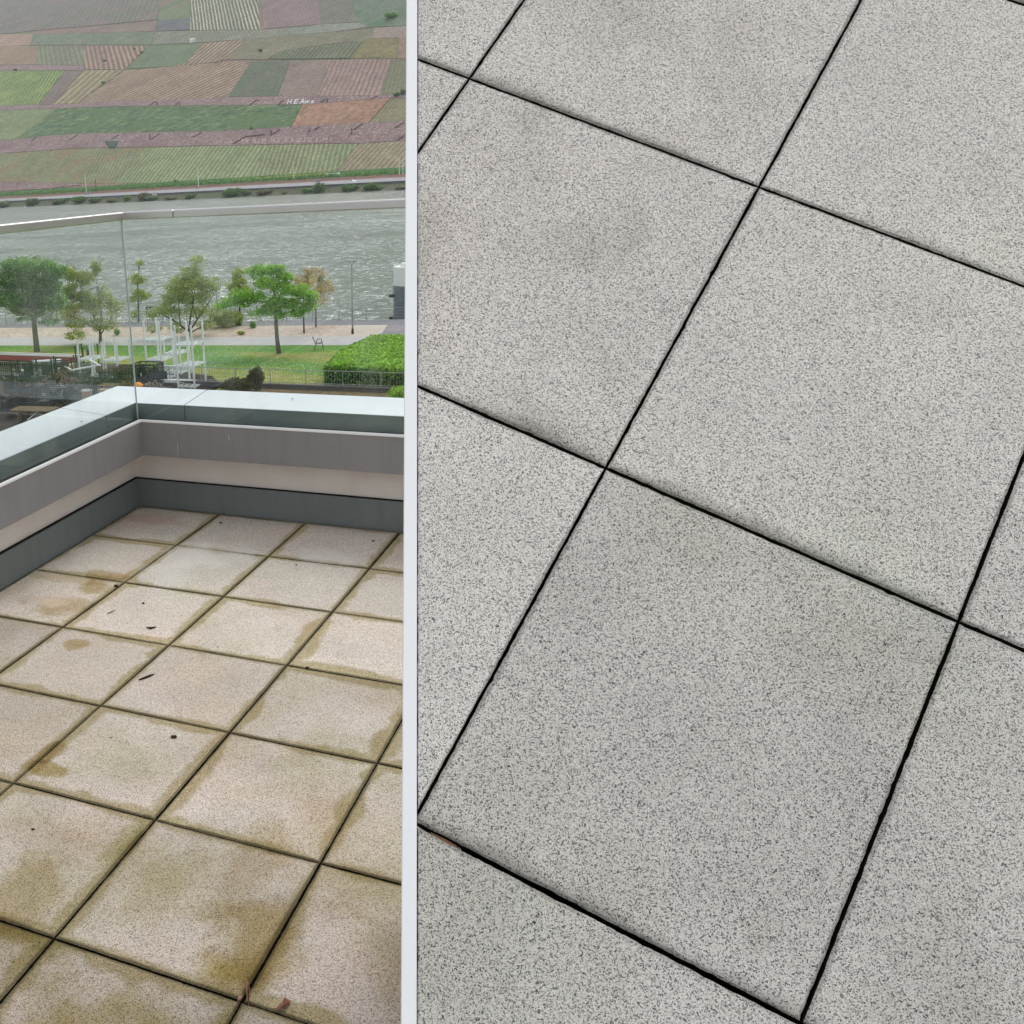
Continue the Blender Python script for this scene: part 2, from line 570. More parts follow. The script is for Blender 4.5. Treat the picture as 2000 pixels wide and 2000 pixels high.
for part, root, far in (('back', back, XR), ('left', left, YF)):
    def put(name, mb, mat):
        o = mb.build(name, mat)
        o.parent = root
        o.matrix_parent_inverse = Matrix.Translation(-Vector(root.location))
        return o
    put('kickboard', run(part, 0.004, 0.020, 0.0, 0.0, H_BAND, H_BAND, None, far), M['kick'])
    put('seal', run(part, 0.008, 0.027, H_BAND + .0005, H_BAND + .0005, H_BAND + 0.003, H_BAND + 0.003, None, far), M['black'])
    put('wall', run(part, 0.0275, 0.17, -0.05, -0.05, 0.52, 0.52, None, far), M['stucco'])
    put('fascia', run(part, O_F, -0.118, H_F0, H_F0, H_F1 - .0045, H_F1 - .0045, None, far), M['fascia'])
    put('soffit', run(part, -0.116, 0.026, H_F0 + .03, H_F0 + .03, H_F0 + 0.04, H_F0 + 0.04, None, far), M['fascia'])
    put('glazing_channel', run(part, O_F - 0.0025, -0.1185, H_F1 - .004, H_F1 + .0005, H_F1 + 0.006, H_F1 + 0.006, None, far), M['lip'])
    put('seal', run(part, -0.114, -0.068, 0.50, 0.50, H_F1 - 0.003, H_F1 - 0.003, None, far), M['black'])
    cuts = [None, -0.635, 1.9, far] if part == 'back' else [None, -0.36, -2.9, far]
    for k in range(3):
        a, b = cuts[k], cuts[k + 1]
        sg = 1 if part == 'back' else -1
        aa = a if a is None else a + sg * 0.0035
        bb = b if k == 2 else b - sg * 0.0035
        put('coping', run(part, O_CI, O_CO, H_CI - .002, H_CO - .02, H_CI, H_CO, aa, bb), M['coping'])
        put('coping_inner_face', run(part, O_CI - .0015, O_CI + .010, 0.45, 0.45, H_CI - .0025, H_CI - .0025, aa, bb), M['inner'])
        put('coping_outer_face', run(part, O_CO - .012, O_CO + .002, 0.50, 0.50, H_CO - .0205, H_CO - .0205, aa, bb), M['coping'])
# paint drips on the back fascia
drip = plain('dried white drip', (205, 200, 190), 0.6)
for px, py0, py1 in ((347, 866, 892), (446.5, 850, 860)):
    def onf(px, py):
        r = ray(px, py); return CAM + r * ((O_F - 0.001 - CAM.y) / r.y)
    o = MB().bar(onf(px, py0), onf(px + .8, py1), 0.0022, 0.001).build('dried_drip', drip)
    o.parent = back
    o.matrix_parent_inverse = Matrix.Translation(-Vector(back.location))

# ---- glass balustrade
def glass():
    t = NT('clear float glass')
    nt = t.t
    out = nt.nodes['Material Output']
    tr = t.n('BsdfTransparent'); tr.inputs[0].default_value = (0.955, 0.98, 0.968, 1)
    gl = t.n('BsdfGlossy'); gl.inputs['Roughness'].default_value = 0.0
    gi = t.n('NewGeometry'); lw = t.n('Fresnel'); t.l(t.math('ADD', 1.45, t.math('MULTIPLY', gi.outputs['Backfacing'], 1 / 1.45 - 1.45)), lw.inputs[0])
    sm = t.noise(t.mapping(t.coord(), (3, 3, 1.2)), 1.6, 4, 0.55)
    f = t.math('MULTIPLY', lw.outputs[0], 1.0, clamp=True)
    mx = t.n('MixShader')
    t.l(f, mx.inputs[0]); t.l(tr.outputs[0], mx.inputs[1]); t.l(gl.outputs[0], mx.inputs[2])
    # patchy pale film, painting the whitish reflected haze onto the panes
    df = t.n('BsdfDiffuse'); df.inputs[0].default_value = (0.75, 0.80, 0.78, 1)
    mx2 = t.n('MixShader')
    t.l(t.math('MULTIPLY', t.smooth(sm, 0.42, 0.72), 0.055), mx2.inputs[0])
    t.l(mx.outputs[0], mx2.inputs[1]); t.l(df.outputs[0], mx2.inputs[2])
    t.l(mx2.outputs[0], out.inputs[0])
    return t.m
M['glass'] = glass()
ge = NT('glass edge', 0.2, 0.5)
ge.b.inputs['Base Color'].default_value = lin((206, 216, 212))
M['glass_edge'] = ge.m
def one_sided(p0, p1, z0, z1, th):
    """a pane: thin box, outer face only carries the glass, so light crosses two surfaces"""
    mb = MB(); a = Vector(p0); b = Vector(p1)
    d = (b - a).normalized(); s = Vector((-d.y, d.x, 0)) * th / 2
    vs = [a - s, b - s, b + s, a + s]
    return mb.add([(v.x, v.y, z) for z in (z0, z1) for v in vs], [(0, 3, 2, 1), (4, 5, 6, 7), (0, 1, 5, 4), (1, 2, 6, 5), (2, 3, 7, 6), (3, 0, 4, 7)])
bal = []
for part, p0, p1, lab in (('back', (-0.886, O_G, 0), (XR, O_G, 0), 'glass balustrade with steel handrail above the far parapet'),
                          ('left', (-0.895, O_G - 0.010, 0), (-0.895, YF, 0), 'glass balustrade with steel handrail above the left parapet')):
    root = empty('glass_balustrade', p0, lab, 'balustrade', 'glass balustrades of the terrace')
    o = one_sided(p0, p1, H_F1 - 0.005, H_R0 + .006, 0.012).build('glass_pane', M['glass'])
    o.parent = root; o.matrix_parent_inverse = Matrix.Translation(-Vector(p0))
    d = (Vector(p1) - Vector(p0)).normalized()
    e = Vector(p0) - d * 0.0015
    if part == 'left':
        o = MB().bar((e.x, e.y, H_F1), (e.x, e.y, H_R0), 0.009, 0.003, up=d).build('glass_edge', M['glass_edge'])
        o.parent = root; o.matrix_parent_inverse = Matrix.Translation(-Vector(p0))
    cuts = [None, -0.589, 2.2, XR] if part == 'back' else [None, -0.41, -3.2, YF]
    for k in range(3):
        a, b = cuts[k], cuts[k + 1]
        sg = 1 if part == 'back' else -1
        aa = a if a is None else a + sg * 0.0012
        bb = b if k == 2 else b - sg * 0.0012
        if part == 'left' and a is None:
            pass
        o = run(part, O_R, O_R + 0.062, H_R0, H_R0, H_R1, H_R1, aa, bb).build('handrail', M['steel'])
        bv = o.modifiers.new('bevel', 'BEVEL'); bv.width = 0.006; bv.segments = 3
        o.parent = root; o.matrix_parent_inverse = Matrix.Translation(-Vector(p0))
    if part == 'back':
        o = MB().bar((-0.866, O_R - .001, H_R0 - .001), (-0.866, O_R - .001, H_R1 - .002), 0.006, 0.004).build('corner_clip', M['lip'])
        o.parent = root; o.matrix_parent_inverse = Matrix.Translation(-Vector(p0))

# ---- the building under the terrace
M['render_wall'] = plain('white rendered facade', (205, 200, 192), 0.9, 0.2, var=0.05, bump=0.3)
bl = empty('apartment_building', (4, -8, GZ), 'pale rendered apartment building that carries the terrace', 'building')
o = MB().box(-1.16, 16, -20, 0.16, GZ, -0.11).build('wall', M['render_wall'])
o.parent = bl; o.matrix_parent_inverse = Matrix.Translation(-Vector(bl.location))

# ================================================================== the grey paved slope on the right
E1 = Vector((0.8419941, 0.1038711, -0.3682896)); E2 = Vector((-0.3096373, -0.7720679, -0.6751857))
OO = Vector((1.4158294, -2.8357591, 1.8451153))
SN = Vector((0.35930033, -0.69182613, 0.62632251))
def sp(a, b, d=0.0):
    return OO + E1 * a + E2 * b + SN * d
EL0, EL1 = sp(-0.193, -0.163), sp(0.631, 1.207)           # left end of the slabs
ED = (EL1 - EL0).normalized()
MR = SN.cross(ED).normalized()
if MR.dot(E1) < 0: MR = -MR
def clip(poly, fn):
    out = []
    for i in range(len(poly)):
        a, b = poly[i], poly[(i + 1) % len(poly)]
        fa, fb = fn(a[0]), fn(b[0])
        if fa >= 0: out.append(a)
        if (fa >= 0) != (fb >= 0):
            k = fa / (fa - fb)
            out.append((a[0].lerp(b[0], k), (a[1][0] + (b[1][0] - a[1][0]) * k, a[1][1] + (b[1][1] - a[1][1]) * k)))
    return out
ZT, ZB, WID = 2.22, 0.03, 1.22
clips = [lambda p: (p - EL0).dot(MR), lambda p: WID - (p - EL0).dot(MR), lambda p: ZT - p.z, lambda p: p.z - ZB]
RL = {(-1, -1): 'small corner of a pale bluish grey slab at the top left of the slope', (0, -1): 'grey slab at the top middle of the slope',
      (1, -1): 'bluish grey slab at the top right of the slope', (-1, 0): 'sliver of a grey slab at the upper left edge of the slope',
      (0, 0): 'large grey slab with greenish tinge in the upper left of the slope', (1, 0): 'large grey slab right of the centre of the slope',
      (0, 1): 'light grey slab at the left edge below the middle of the slope', (1, 1): 'large grey slab in the lower middle of the slope',
      (2, 0): 'narrow strip of a grey slab at the right edge of the picture', (2, 1): 'lilac grey slab at the lower right of the slope',
      (1, 2): 'grey slab across the bottom left of the slope, below the longest joint', (2, 2): 'grey slab at the very bottom of the slope'}
rnd = random.Random(5)
GA = {0: .004, 1: .004, 2: .0052, -1: .004}                # half gaps of the joints running up the slope
GB = {0: .0040, 1: .0046, 2: .0054}
k = 0
for i in range(-3, 5):
    for j in range(-3, 5):
        a0, a1 = i * .5 + GA.get(i, .004) * .40, (i + 1) * .5 - GA.get(i + 1, .004) * .40
        b0, b1 = j * .5 + GB.get(j, .005) * .40, (j + 1) * .5 - GB.get(j + 1, .005) * .40
        poly = [(sp(a0, b0), (0, 0)), (sp(a1, b0), (1, 0)), (sp(a1, b1), (1, 1)), (sp(a0, b1), (0, 1))]
        for fn in clips:
            if poly: poly = clip(poly, fn)
        if len(poly) < 3: continue
        ar = sum(((poly[q][0] - poly[0][0]).cross(poly[q + 1][0] - poly[0][0])).length for q in range(1, len(poly) - 1)) / 2
        if ar < 0.002: continue
        o = slab('paving_slab', [p[0] for p in poly], SN, 0.04, [p[1] for p in poly], M['slab_grey'], 0.0020, 0.00045)
        lab = RL.get((i, j)) or 'grey slab of the slope, column %s from the left, row %s from the top' % (ORD[i + 3], ORD[j + 3])
        tag(o, lab, 'paving slab', 'speckled grey slabs on the steep slope')
        o.color = (1.0, 0.10 + rnd.uniform(0, 0.25), rnd.uniform(0.94, 1.0), 1)
        if j >= 1: o.color = (1.0, o.color[1], o.color[2] * 0.93, 1)
        if (i, j) in ((-1, -1), (1, -1), (0, 1)): o.color = (0.9, 0.05, 1.0, 1)
        if (i, j) == (0, 0): o.color = (1.0, 0.5, 0.97, 1)
M['bank_body'] = plain('off white bounce render', (196, 194, 190), 0.9, 0.2, var=0.05)  # unseen body; pale colour put in to bounce light onto the terrace
M['white_gap'] = plain('white gap strip', (250, 250, 250), 0.4, 0.5, var=0.01, k=1.0)
cnr = []
for fn_w, fn_z in ((0.06, ZB), (WID, ZB), (WID, ZT), (0.06, ZT)):
    base = EL0 + MR * fn_w
    cnr.append(base + ED * ((fn_z - base.z) / ED.z))
top = [p - SN * 0.044 for p in cnr]
slope = empty('paved_bank', (cnr[0] + cnr[2]) / 2 * 1.0, 'steep bank with an unseen side wall kept pale to bounce light, paved with grey slabs', 'bank')
slope.location.z = 0
body = MB()
bot = [Vector((p.x, p.y, 0.0)) for p in top]
bot[2].xy = top[2].xy; bot[3].xy = top[3].xy
body.add(top + bot, [(0, 1, 2, 3), (7, 6, 5, 4), (0, 4, 5, 1), (1, 5, 6, 2), (2, 6, 7, 3), (3, 7, 4, 0)])
M['bed'] = plain('black mortar bed', (14, 14, 14), 1.0, 0.0, var=0.3, scale=50)
o = body.build('bank_wall', M['bank_body']); o.parent = slope; o.matrix_parent_inverse = Matrix.Translation(-Vector(slope.location))
bedp = [p + SN * 0.002 for p in top]
o = MB().prism(bedp, -SN * 0.0015).build('bed', M['bed']); o.parent = slope; o.matrix_parent_inverse = Matrix.Translation(-Vector(slope.location))
w = 0.0165
e0 = EL0 - MR * (w / 2 + .0012)
pa = e0 + ED * ((ZT + .004 - e0.z) / ED.z); pb = e0 + ED * ((ZB - e0.z) / ED.z)
o = MB().bar(pa - SN * .002, pb - SN * .002, w, 0.006, up=SN).build('gap_strip', M['white_gap'])  # white strip filling the blank gap between terrace and paving
o.parent = slope; o.matrix_parent_inverse = Matrix.Translation(-Vector(slope.location))

# ================================================================== ground by the river
def ext(pxa, pxb, z, l=600, r=600):
    a, b = at_z(*pxa, z), at_z(*pxb, z)
    d = (b - a).normalized()
    return a - d * l, b + d * r
def sheet(name, edge0, edge1, z, mat, label):
    pts = [edge0[0], edge0[1], edge1[1], edge1[0]]
    mb = MB().prism([(p.x, p.y, z) for p in pts], (0, 0, -0.3))
    return tag(mb.build(name, mat), label, None, None, 'structure')
def grass_mat():
    t = NT('mown lawn', 0.9, 0.15)
    v = t.coord('Pos')
    big = t.noise(t.mapping(v, (0.5, 1.2, 1)), 0.16, 3, 0.5)
    fine = t.noise(v, 2.6, 6, 0.8)
    c = t.ramp(big, [(0.36, lin((92, 136, 60))), (0.48, lin((112, 146, 66))), (0.57, lin((154, 152, 84))), (0.70, lin((108, 142, 70)))])
    c = t.mix(0.8, c, t.ramp(fine, [(0.36, 0.55), (0.5, 1.0), (0.64, 1.45)]), 'MULTIPLY')
    d = t.voro(v, 2.4, 'Distance')
    dm = t.math('MULTIPLY', t.math('LESS_THAN', d, 0.10), t.smooth(t.noise(v, 0.35, 2), 0.40, 0.6))
    c = t.mix(t.math('MULTIPLY', dm, 0.8), c, lin((216, 214, 190)))
    t.bump(fine, 0.8, 0.08)
    return t.color(c)
M['grass'] = grass_mat()
def gravel_mat():
    t = NT('fine gravel', 0.95, 0.1)
    v = t.coord('Pos')
    big = t.noise(v, 0.25, 3, 0.5)
    leaf = t.noise(v, 3.4, 5, 0.75)
    c = t.ramp(big, [(0.35, lin((196, 180, 168))), (0.65, lin((206, 196, 186)))])
    xx = t.n('SeparateXYZ'); t.l(v, xx.inputs[0])
    m = t.math('MULTIPLY', t.smooth(leaf, 0.45, 0.60), t.math('SUBTRACT', 1.0, t.smooth(xx.outputs[0], -29.0, -21.0)))
    c = t.mix(t.math('MULTIPLY', m, 0.65), c, lin((158, 122, 96)))
    return t.color(c)
M['gravel'] = gravel_mat()
M['path'] = plain('pale asphalt path', (186, 182, 182), 0.9, 0.2, var=0.06, scale=0.8)
M['quay'] = plain('grey quay paving', (134, 132, 136), 0.9, 0.2, var=0.12, scale=0.8)
M['yardfloor'] = plain('dirty yard concrete', (66, 60, 55), 0.95, 0.1, var=0.5, scale=2.2)
M['soil'] = plain('dry soil and weeds', (118, 104, 80), 0.95, 0.1, var=0.35, scale=2.5)
eq = ext((60, 631.5), (700, 625), GZ); eg = ext((60, 640), (700, 635), GZ); ep = ext((26, 659.5), (646, 657.5), GZ); el = ext((26, 675), (646, 674.3), GZ)
low = [Vector((-600, -120, GZ)), Vector((700, -120, GZ))]
sheet('lawn', el, low, GZ, M['grass'], 'green lawn with daisies between the path and the buildings')
sheet('path', ep, el, GZ + .012, M['path'], 'pale footpath along the lawn')
sheet('ground', eg, ep, GZ + .006, M['gravel'], 'gravel strip strewn with brown leaves')
qo = sheet('pavement', eq, eg, GZ + .018, M['quay'], 'grey quay pavement at the water')
o = MB().prism([(p.x, p.y, GZ + .0) for p in (eq[0], eq[1], Vector((eq[1].x - 1, eq[1].y - 1, GZ)), Vector((eq[0].x - 1, eq[0].y - 1, GZ)))], (0, 0, -6)).build('quay_wall', M['quay'])
tag(o, 'low stone quay wall along the near bank', 'wall')
# dark worn paving at the right end of the gravel
pts = [at_z(x, y, GZ) for x, y in ((741, 656.5), (748, 648), (757, 634.8), (900, 633), (900, 656.2))]
tag(MB().prism([(p.x, p.y, GZ + .022) for p in pts], (0, 0, -.03)).build('road', plain('worn asphalt', (140, 134, 138), .9, .2, var=.18, scale=0.5)), 'worn grey asphalt patch beside the gravel', None, None, 'structure')
# yard floor, left, and soil strip in front of the fence
pts = [at_z(x, y, GZ) for x, y in ((-60, 699), (250, 712), (415, 735), (440, 762))] + [Vector((-26, 30, 0)), Vector((-70, 20, 0))]
tag(MB().prism([(p.x, p.y, GZ + .02) for p in pts], (0, 0, -.05)).build('yard', M['yardfloor']), 'dirty concrete storage yard at the lower left', None, None, 'structure')
pts = [at_z(x, y, GZ) for x, y in ((415, 753), (560, 760), (830, 771))] + [Vector((-8, 30, 0)), Vector((-26, 30, 0))]
tag(MB().prism([(p.x, p.y, GZ + .02) for p in pts], (0, 0, -.05)).build('ground', M['soil']), 'dry weedy soil in front of the low wall', None, None, 'structure')

# ---- river
def water_mat():
    t = NT('river water', 0.3, 0.2)
    v = t.coord('Pos')
    a = t.noise(t.mapping(v, (1.25, 1.0, 1), (0, 0, R(-12))), 0.62, 4, 0.66, 0.7)
    b = t.noise(t.mapping(v, (0.5, 1.0, 1), (0, 0, R(-4))), 0.045, 3, 0.55)
    h = t.math('ADD', t.math('MULTIPLY', a, 0.7), t.math('MULTIPLY', b, 0.5))
    bp = t.n('Bump'); bp.inputs['Strength'].default_value = 1.0; bp.inputs['Distance'].default_value = 1.6
    t.l(h, bp.inputs['Height'])
    t.color(lin((72, 90, 66), 0.8))
    gl = t.n('BsdfGlossy'); gl.inputs['Roughness'].default_value = 0.10
    gl.inputs[0].default_value = (0.95, 0.97, 1, 1)
    t.l(bp.outputs[0], gl.inputs['Normal'])
    # sky glints painted in: ripple noise sets the gloss, not wave slope
    f = t.math('ADD', 0.10, t.math('MULTIPLY', t.smooth(t.math('ADD', a, t.math('MULTIPLY', t.math('SUBTRACT', b, 0.5), 0.35)), 0.45, 0.62), 0.40))
    mx = t.n('MixShader')
    t.l(f, mx.inputs[0]); t.l(t.b.outputs[0], mx.inputs[1]); t.l(gl.outputs[0], mx.inputs[2])
    t.l(mx.outputs[0], t.t.nodes['Material Output'].inputs[0])
    return t.m
M['water'] = water_mat()
wq = [bank(-2200, 0.5, WZ), bank(2600, 0.5, WZ), Vector((2400, -400, WZ)), Vector((-1800, 1100, WZ))]
wa, wb = at_z(60, 631.5, GZ), at_z(700, 625, GZ)
dq = (wb - wa).normalized()
wpts = [bank(-2200, 2, WZ), bank(2600, 2, WZ), wb + dq * 700, wa - dq * 1500]
tag(MB().prism([(p.x, p.y, WZ) for p in wpts], (0, 0, -2)).build('river', M['water']), 'wide grey green rippled river', None, None, 'structure')

# ================================================================== far bank and hill
M['bankearth'] = plain('stony bank', (100, 104, 84), 0.95, 0.1, var=0.35, scale=0.4)
M['redearth'] = plain('red earth cutting', (138, 112, 98), 0.95, 0.1, var=0.25, scale=0.5)
M['verge'] = plain('rough green verge', (74, 112, 58), 0.95, 0.1, var=0.45, scale=0.35)
M['asphalt'] = plain('grey road', (164, 160, 164), 0.9, 0.2, var=0.08, scale=0.3)
M['wallstone'] = plain('dark road wall', (96, 94, 96), 0.9, 0.2, var=0.3, scale=0.5)
def strip(name, sec, mat, label, t0=-1300, t1=1700, n=60, jit=0.0):
    """sec: list of (s, z); swept along the far bank"""
    mb = MB(); vs = []; fs = []
    rr = random.Random(3)
    for k in range(n + 1):
        t = t0 + (t1 - t0) * k / n
        for s, z in sec:
            vs.append(bank(t, s + rr.uniform(-jit, jit), z + rr.uniform(-jit, jit) * 0.3))
    m = len(sec)
    for k in range(n):
        for q in range(m - 1):
            fs.append((k * m + q, (k + 1) * m + q, (k + 1) * m + q + 1, k * m + q + 1))
    mb.add(vs, fs)
    return tag(mb.build(name, mat), label, None, None, 'structure')
strip('riverbank', [(-1, -12.6), (3, -11.4), (9, -8.6), (12.3, -7.4)], M['bankearth'], 'stony far river bank', n=300, jit=0.5)
strip('road', [(12.6, -5.9), (17, -5.7), (23, -3.9), (24.5, -3.7)], M['asphalt'], 'grey road along the far bank')
strip('terrain', [(24.5, -3.75), (28, -3.0), (31, -1.2)], M['redearth'], 'red earth cutting behind the far road', n=300, jit=0.35)
strip('verge', [(31, -1.25), (36, 0.6), (40, 1.8), (44, 3.4)], M['verge'], 'rough green verge at the foot of the vineyards', n=300, jit=0.4)
rw = MB(); rw.prism([bank(-1300, 12.4, -6.0), bank(1700, 12.4, -6.0), bank(1700, 13.2, -6.0), bank(-1300, 13.2, -6.0)], (0, 0, -4))
tag(rw.build('retaining_wall', M['wallstone']), 'dark stone wall carrying the far road', 'wall')
gr = MB(); gr.prism([bank(-1300, 12.3, -4.9), bank(1700, 12.3, -4.9), bank(1700, 12.9, -4.9), bank(-1300, 12.9, -4.9)], (0, 0, -1.05))
tag(gr.build('guard_rail', plain('pale concrete kerb', (246, 246, 248), .7)), 'long pale kerb and rail at the edge of the far road', 'guard rail')

def vine_mat(name, a, b, rows=True, contrast=1.0, noise_scale=0.12, streak=None, duty=0.5, c3=None, rough=0.9):
    """a: colour between the rows, b: colour of the rows; UV.x counts rows"""
    t = NT(name, 0.95, 0.1)
    uv = t.coord('UV'); v = t.coord('Pos')
    n1 = t.noise(v, 0.035, 4, 0.6)
    n2 = t.noise(v, 0.55, 4, 0.7)
    mid_ = [(p + q) / 2 for p, q in zip(a, b)]
    a = tuple(max(0, m_ + (p - m_) * 1.35) for p, m_ in zip(a, mid_)); b = tuple(max(0, m_ + (p - m_) * 1.35) for p, m_ in zip(b, mid_))
    A, B = lin(a, KH), lin(b, KH)
    if rows:
        sx = t.n('SeparateXYZ'); t.l(uv, sx.inputs[0])
        u = t.math('ADD', sx.outputs[0], t.math('MULTIPLY', t.noise(v, 0.05, 2), 0.5))
        f = t.math('ABSOLUTE', t.math('SUBTRACT', t.math('FRACT', u), 0.5))
        m = t.smooth(f, 0.5 * (1 - duty) - 0.10, 0.5 * (1 - duty) + 0.10)
        rowv = t.n('TexWhiteNoise', noise_dimensions='1D'); t.l(t.math('FLOOR', u), rowv.inputs['W'])
        m = t.math('MULTIPLY', m, t.math('ADD', t.math('MULTIPLY', rowv.outputs['Value'], 0.55), 0.65), clamp=True)
        m = t.math('MULTIPLY', m, t.smooth(t.noise(v, 0.30, 3), 0.2, 0.5))
        c = t.mix(t.math('MULTIPLY', m, contrast), A, B)
    elif streak:
        # contour streaks: noise stretched along the bank
        ang = math.atan2(BD.y, BD.x)
        n3 = t.noise(t.mapping(v, (0.16, 1.0, 1.0), (0, 0, -ang)), 0.40, 5, 0.7)
        c = t.mix(t.smooth(n3, 0.42, 0.62), A, B)
    else:
        c = t.mix(t.smooth(t.noise(v, 0.22, 5, 0.7), 0.4, 0.62), A, B)
    c = t.mix(0.9, c, t.ramp(n1, [(0.3, 0.82), (0.5, 1.0), (0.7, 1.15)]), 'MULTIPLY')
    if c3:
        c = t.mix(t.smooth(t.noise(v, 0.03, 3, 0.5), 0.5, 0.66), c, lin(c3, KH))
    c = t.mix(0.7, c, t.ramp(t.noise(v, 0.24, 5, 0.75), [(0.36, 0.66), (0.5, 1.0), (0.64, 1.38)]), 'MULTIPLY')
    t.bump(n2, 0.7, 0.8)
    return t.color(c)
KH = 1.0
mat_cache = {}
def hillpatch(name, px, mat, lift, row=None, spacing=1.0, thick=0.5, parent=None, kind='structure', label=None, cat=None, sub=10):
    """px polygon -> on the hill plane, with uv.x counting rows. row=((x0,y0),(x1,y1)) a line along a row,
       spacing in px measured horizontally"""
    pts = [at_hill(x, y, lift) for x, y in px]
    o3 = pts[0]
    if row:
        p0, p1 = at_hill(*row[0], lift), at_hill(*row[1], lift)
        q = at_hill(row[0][0] + spacing, row[0][1] - spacing * 0.06, lift)
        d = (p1 - p0).normalized()
        nrm = Vector((-BN.x * SL, -BN.y * SL, 1)).normalized()
        s = d.cross(nrm).normalized()
        sp_ = abs((q - p0).dot(s))
    cen = sum(pts, Vector()) / len(pts)
    me = bpy.data.meshes.new(name)
    n = len(pts)
    vs = [p - cen for p in pts] + [p - cen - Vector((0, 0, thick)) for p in pts]
    fs = [tuple(range(n))] + [(i, i + n, (i + 1) % n + n, (i + 1) % n) for i in range(n)]
    me.from_pydata([tuple(v) for v in vs], [], fs)
    ul = me.uv_layers.new(name='UVMap')
    for lp in me.loops:
        P = me.vertices[lp.vertex_index].co + cen
        if row:
            ul.data[lp.index].uv = ((P - p0).dot(s) / sp_, (P - p0).dot(d) / sp_)
    bm = bmesh.new(); bm.from_mesh(me); bmesh.ops.recalc_face_normals(bm, faces=bm.faces); bm.to_mesh(me); bm.free()
    o = link(name, me, mat, None, cen)
    if parent is None:
        tag(o, label, cat, None, kind)
    return o

# hill body
def hillbase():
    t = NT('patchwork of vineyards', 0.95, 0.1)
    v = t.coord('Pos')
    ang = math.atan2(BD.y, BD.x)
    m = t.mapping(v, (0.011, 0.022, 0.0), (0, 0, -ang))
    cell = t.n('SeparateColor'); t.l(t.voro(m, 1.0), cell.inputs[0])
    c = t.ramp(cell.outputs[0], [(0.0, lin((112, 124, 92))), (0.25, lin((134, 122, 104))), (0.45, lin((122, 128, 98))), (0.65, lin((144, 122, 110))), (0.85, lin((104, 120, 84)))], 'CONSTANT')
    w = t.n('TexWave'); w.inputs['Scale'].default_value = 0.055; w.inputs['Distortion'].default_value = 1.0; w.inputs['Detail'].default_value = 2
    t.l(t.mapping(v, (1, 0.5, 0), (0, 0, -ang + .35)), w.inputs['Vector'])
    c = t.mix(0.6, c, t.ramp(w.outputs['Fac'], [(0.3, 0.78), (0.7, 1.18)]), 'MULTIPLY')
    c = t.mix(0.7, c, t.ramp(t.noise(v, 0.24, 5, 0.75), [(0.36, 0.66), (0.5, 1.0), (0.64, 1.38)]), 'MULTIPLY')
    return t.color(c)
M['hillbase'] = hillbase()
def hill_body():
    mb = MB(); vs = []; fs = []
    prof = [(39, -0.4), (300, SL * 260 - 0.3), (520, SL * 480 - .3), (760, SL * 720 - .3), (900, 400), (1100, 430), (1400, 380)]
    T = [-1500, -900, -400, -100, 150, 400, 650, 1000, 1600, 2000]
    for t in T:
        for s, z in prof: vs.append(bank(t, s, z))
    m = len(prof)
    for a in range(len(T) - 1):
        for b in range(m - 1): fs.append((a * m + b, (a + 1) * m + b, (a + 1) * m + b + 1, a * m + b + 1))
    mb.add(vs, fs)
    return mb.build('hill', M['hillbase'])
tag(hill_body(), 'vineyard hillside rising beyond the river', None, None, 'structure')

